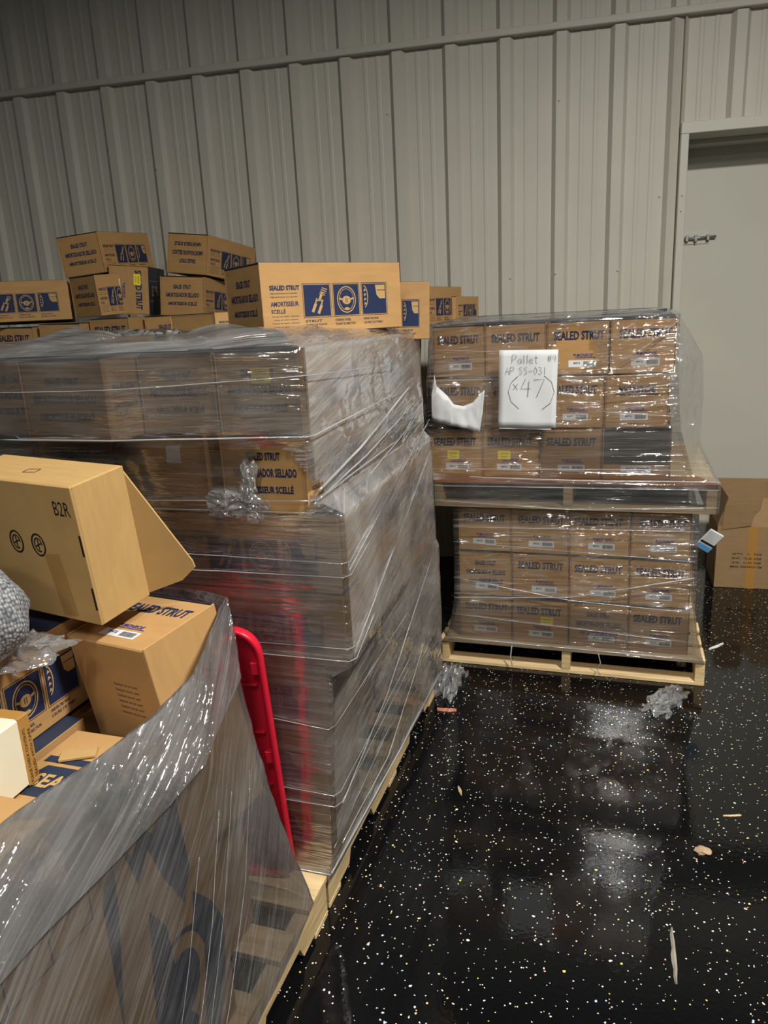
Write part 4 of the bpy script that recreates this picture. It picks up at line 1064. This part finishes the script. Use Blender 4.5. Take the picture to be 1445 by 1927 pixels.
# ------------------------------------------------------------------ open brown box by the door
def brown_box():
    KB = simple('shade_darkened_board', (0.30, 0.195, 0.098), 0.8, 0.2, 9, 0.08, 0.12, (1, 1, 5))  # board colour darkened in place of shade falling on this box
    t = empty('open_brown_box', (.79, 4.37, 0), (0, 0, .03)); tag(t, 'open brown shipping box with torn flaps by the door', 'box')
    w_, d_, h_, th = .53, .34, .365, .005
    bm = bmesh.new()
    for b in ((-w_ / 2, w_ / 2, 0, th, 0, h_), (-w_ / 2, w_ / 2, d_ - th, d_, 0, h_), (-w_ / 2, -w_ / 2 + th, th, d_ - th, 0, h_), (w_ / 2 - th, w_ / 2, th, d_ - th, 0, h_), (-w_ / 2, w_ / 2, 0, d_, 0, th)): add_box(bm, *b, 0, .0012)
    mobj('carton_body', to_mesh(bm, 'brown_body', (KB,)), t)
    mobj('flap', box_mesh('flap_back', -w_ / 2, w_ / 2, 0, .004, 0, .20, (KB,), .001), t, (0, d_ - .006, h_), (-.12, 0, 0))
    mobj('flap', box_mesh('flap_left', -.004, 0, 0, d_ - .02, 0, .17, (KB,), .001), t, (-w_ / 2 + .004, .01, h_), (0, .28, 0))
    bm = bmesh.new()                                   # front flap, torn, bent outwards and down
    pts = [(-w_ / 2 + .03, 0), (w_ / 2, 0), (w_ / 2, .16), (.02, .17), (-.03, .165), (-.045, .10), (-.09, .045), (-.16, .03), (-.22, .012)]
    a = [bm.verts.new((p[0], 0, p[1])) for p in pts]; b = [bm.verts.new((p[0], .004, p[1])) for p in pts]
    bm.faces.new(a); bm.faces.new(b[::-1])
    for k in range(len(pts)): bm.faces.new((a[k], b[k], b[(k + 1) % len(pts)], a[(k + 1) % len(pts)]))
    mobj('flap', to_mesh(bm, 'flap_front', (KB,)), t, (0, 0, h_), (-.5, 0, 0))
    bm = bmesh.new()                                   # torn corner of a flap leaning at left
    pts = [(0, 0), (.15, .03), (.16, .10), (.13, .16), (.01, .15)]
    a = [bm.verts.new((p[0], 0, p[1])) for p in pts]; b = [bm.verts.new((p[0], .004, p[1])) for p in pts]
    bm.faces.new(a); bm.faces.new(b[::-1])
    for k in range(len(pts)): bm.faces.new((a[k], b[k], b[(k + 1) % len(pts)], a[(k + 1) % len(pts)]))
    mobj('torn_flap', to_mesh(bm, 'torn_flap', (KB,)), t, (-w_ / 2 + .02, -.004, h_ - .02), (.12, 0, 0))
    mobj('packing_tape', box_mesh('brown_tape', -.105, -.055, -.0008, 0, 0.001, h_ - .002, (TAPE,), 0), t)
    bm = bmesh.new()
    for k, s_ in enumerate(('Q\'TY:   5   PCS', 'N.W.:  10.00  KGS', 'G.W.:  11.00  KGS', 'MEAS.: 53X34X37 CM')):
        add_text(bm, s_, 0, -k * .025, .15 + .012 * (k == 3), .012, bold=.012)
    mobj('lettering', to_mesh(bm, 'brown_lettering', (BLACKINK,), recalc=False), t, (-.105, -.0014, .205), FR)
    mobj('white_slip', box_mesh('white_slip', -.10, -.05, .08, .12, .34, .372, (WHITE,), .001), t, (0, 0, 0), (0, .05, 0))
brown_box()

# ------------------------------------------------------------------ added black mass for the deep shade in the gap
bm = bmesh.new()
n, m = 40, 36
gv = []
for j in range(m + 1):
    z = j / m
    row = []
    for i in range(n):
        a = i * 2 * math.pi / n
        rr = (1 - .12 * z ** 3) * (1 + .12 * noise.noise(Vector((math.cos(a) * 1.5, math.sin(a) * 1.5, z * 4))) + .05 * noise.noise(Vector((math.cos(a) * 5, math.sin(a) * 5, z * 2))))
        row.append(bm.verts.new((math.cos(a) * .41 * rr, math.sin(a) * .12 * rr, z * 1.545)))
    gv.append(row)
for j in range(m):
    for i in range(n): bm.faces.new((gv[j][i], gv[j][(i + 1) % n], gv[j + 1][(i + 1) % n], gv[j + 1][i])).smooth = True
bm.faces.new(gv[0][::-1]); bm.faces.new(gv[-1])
o = mobj('gap_shade_mass', to_mesh(bm, 'gap_shade_mass', (GAPSHADE,), False), None, (-1.30, 3.42, 0.0)); tag(o, 'added black mass standing in for deep shade in the gap between stacks', 'shade_filler')
carton('carton glimpsed low in the gap behind the middle stack corner', (-.99, 2.86, 1.30), (0, 0, -.1), None, 'r', scale=(.9, .5, 1))
o = empty('support_carton', (-1.05, 3.02, 0)); tag(o, 'tall carton blackened for the shade in the gap behind the middle stack', 'carton')
mobj('carton_body', box_mesh('support_body', -.18, .18, -.15, .15, 0, 1.298, (GAPSHADE,), .004), o)  # support carton coloured black to keep the gap looking shaded

# ------------------------------------------------------------------ floor debris
def splinter(label, p0, p1, wd, mat, cat='splinter', nm='wood_splinter'):
    bm = bmesh.new(); n = 8
    pts = [Vector(p0).lerp(Vector(p1), k / n) for k in range(n + 1)]
    d = (Vector(p1) - Vector(p0)).normalized(); s_ = Vector((-d.y, d.x, 0))
    prev = None
    for k, p in enumerate(pts):
        ww = wd * (.35 + .65 * math.sin(math.pi * (k + .6) / (n + 1.2))) * rnd.uniform(.8, 1.2)
        q = p + s_ * rnd.uniform(-.1, .1) * wd
        rw = [bm.verts.new(q + s_ * ww / 2), bm.verts.new(q + Vector((0, 0, wd * .5))), bm.verts.new(q - s_ * ww / 2)]
        if prev:
            for a, b in ((0, 1), (1, 2), (2, 0)): bm.faces.new((prev[a], prev[b], rw[b], rw[a]))
        else: bm.faces.new(rw)
        prev = rw
    bm.faces.new(prev[::-1])
    o = mobj(nm, to_mesh(bm, nm, (mat,)), None); tag(o, label, cat)
splinter('long pale wood splinter on the floor near the bottom right', (.165, 1.735, .001), (.167, 1.560, .001), .011, simple('weathered_splinter', (.33, .30, .25), .8))
splinter('short wood chip on the floor at the right picture edge', (.345, 2.245, .001), (.40, 2.262, .001), .008, WOOD)
splinter('pale strip on the floor right of the right pallet', (.42, 3.50, .001), (.49, 3.58, .001), .016, WHITE, 'strip', 'paper_strip')
splinter('tiny yellowish wood chip in the middle of the floor', (-.505, 2.195, .001), (-.485, 2.150, .001), .010, simple('yellow_chip', (.6, .5, .25), .8))
splinter('reddish film scrap on the floor beside the middle pallet', (-.70, 2.68, .001), (-.62, 2.69, .001), .022, simple('reddish_scrap', (.45, .16, .10), .5), 'scrap', 'film_scrap')
def scrap(label, loc, r, mat):
    bm = bmesh.new(); bmesh.ops.create_icosphere(bm, subdivisions=3, radius=1)
    for v in bm.verts:
        q = v.co.copy(); n_ = 1 + .5 * noise.noise(q * 1.6 + Vector((loc[0] * 9, 2, 1)))
        v.co = Vector((q.x * r * n_, q.y * r * .7 * n_, max(0, q.z * r * .30 * n_ + r * .12)))
    o = mobj('cardboard_scrap', to_mesh(bm, 'cardboard_scrap', (mat,), True), None, loc); tag(o, label, 'scrap')
scrap('crumpled tan cardboard scrap on the floor at right', (.27, 2.06, .0005), .024, simple('tan_scrap', (.42, .29, .19), .8, .2, 60, .2, .4))
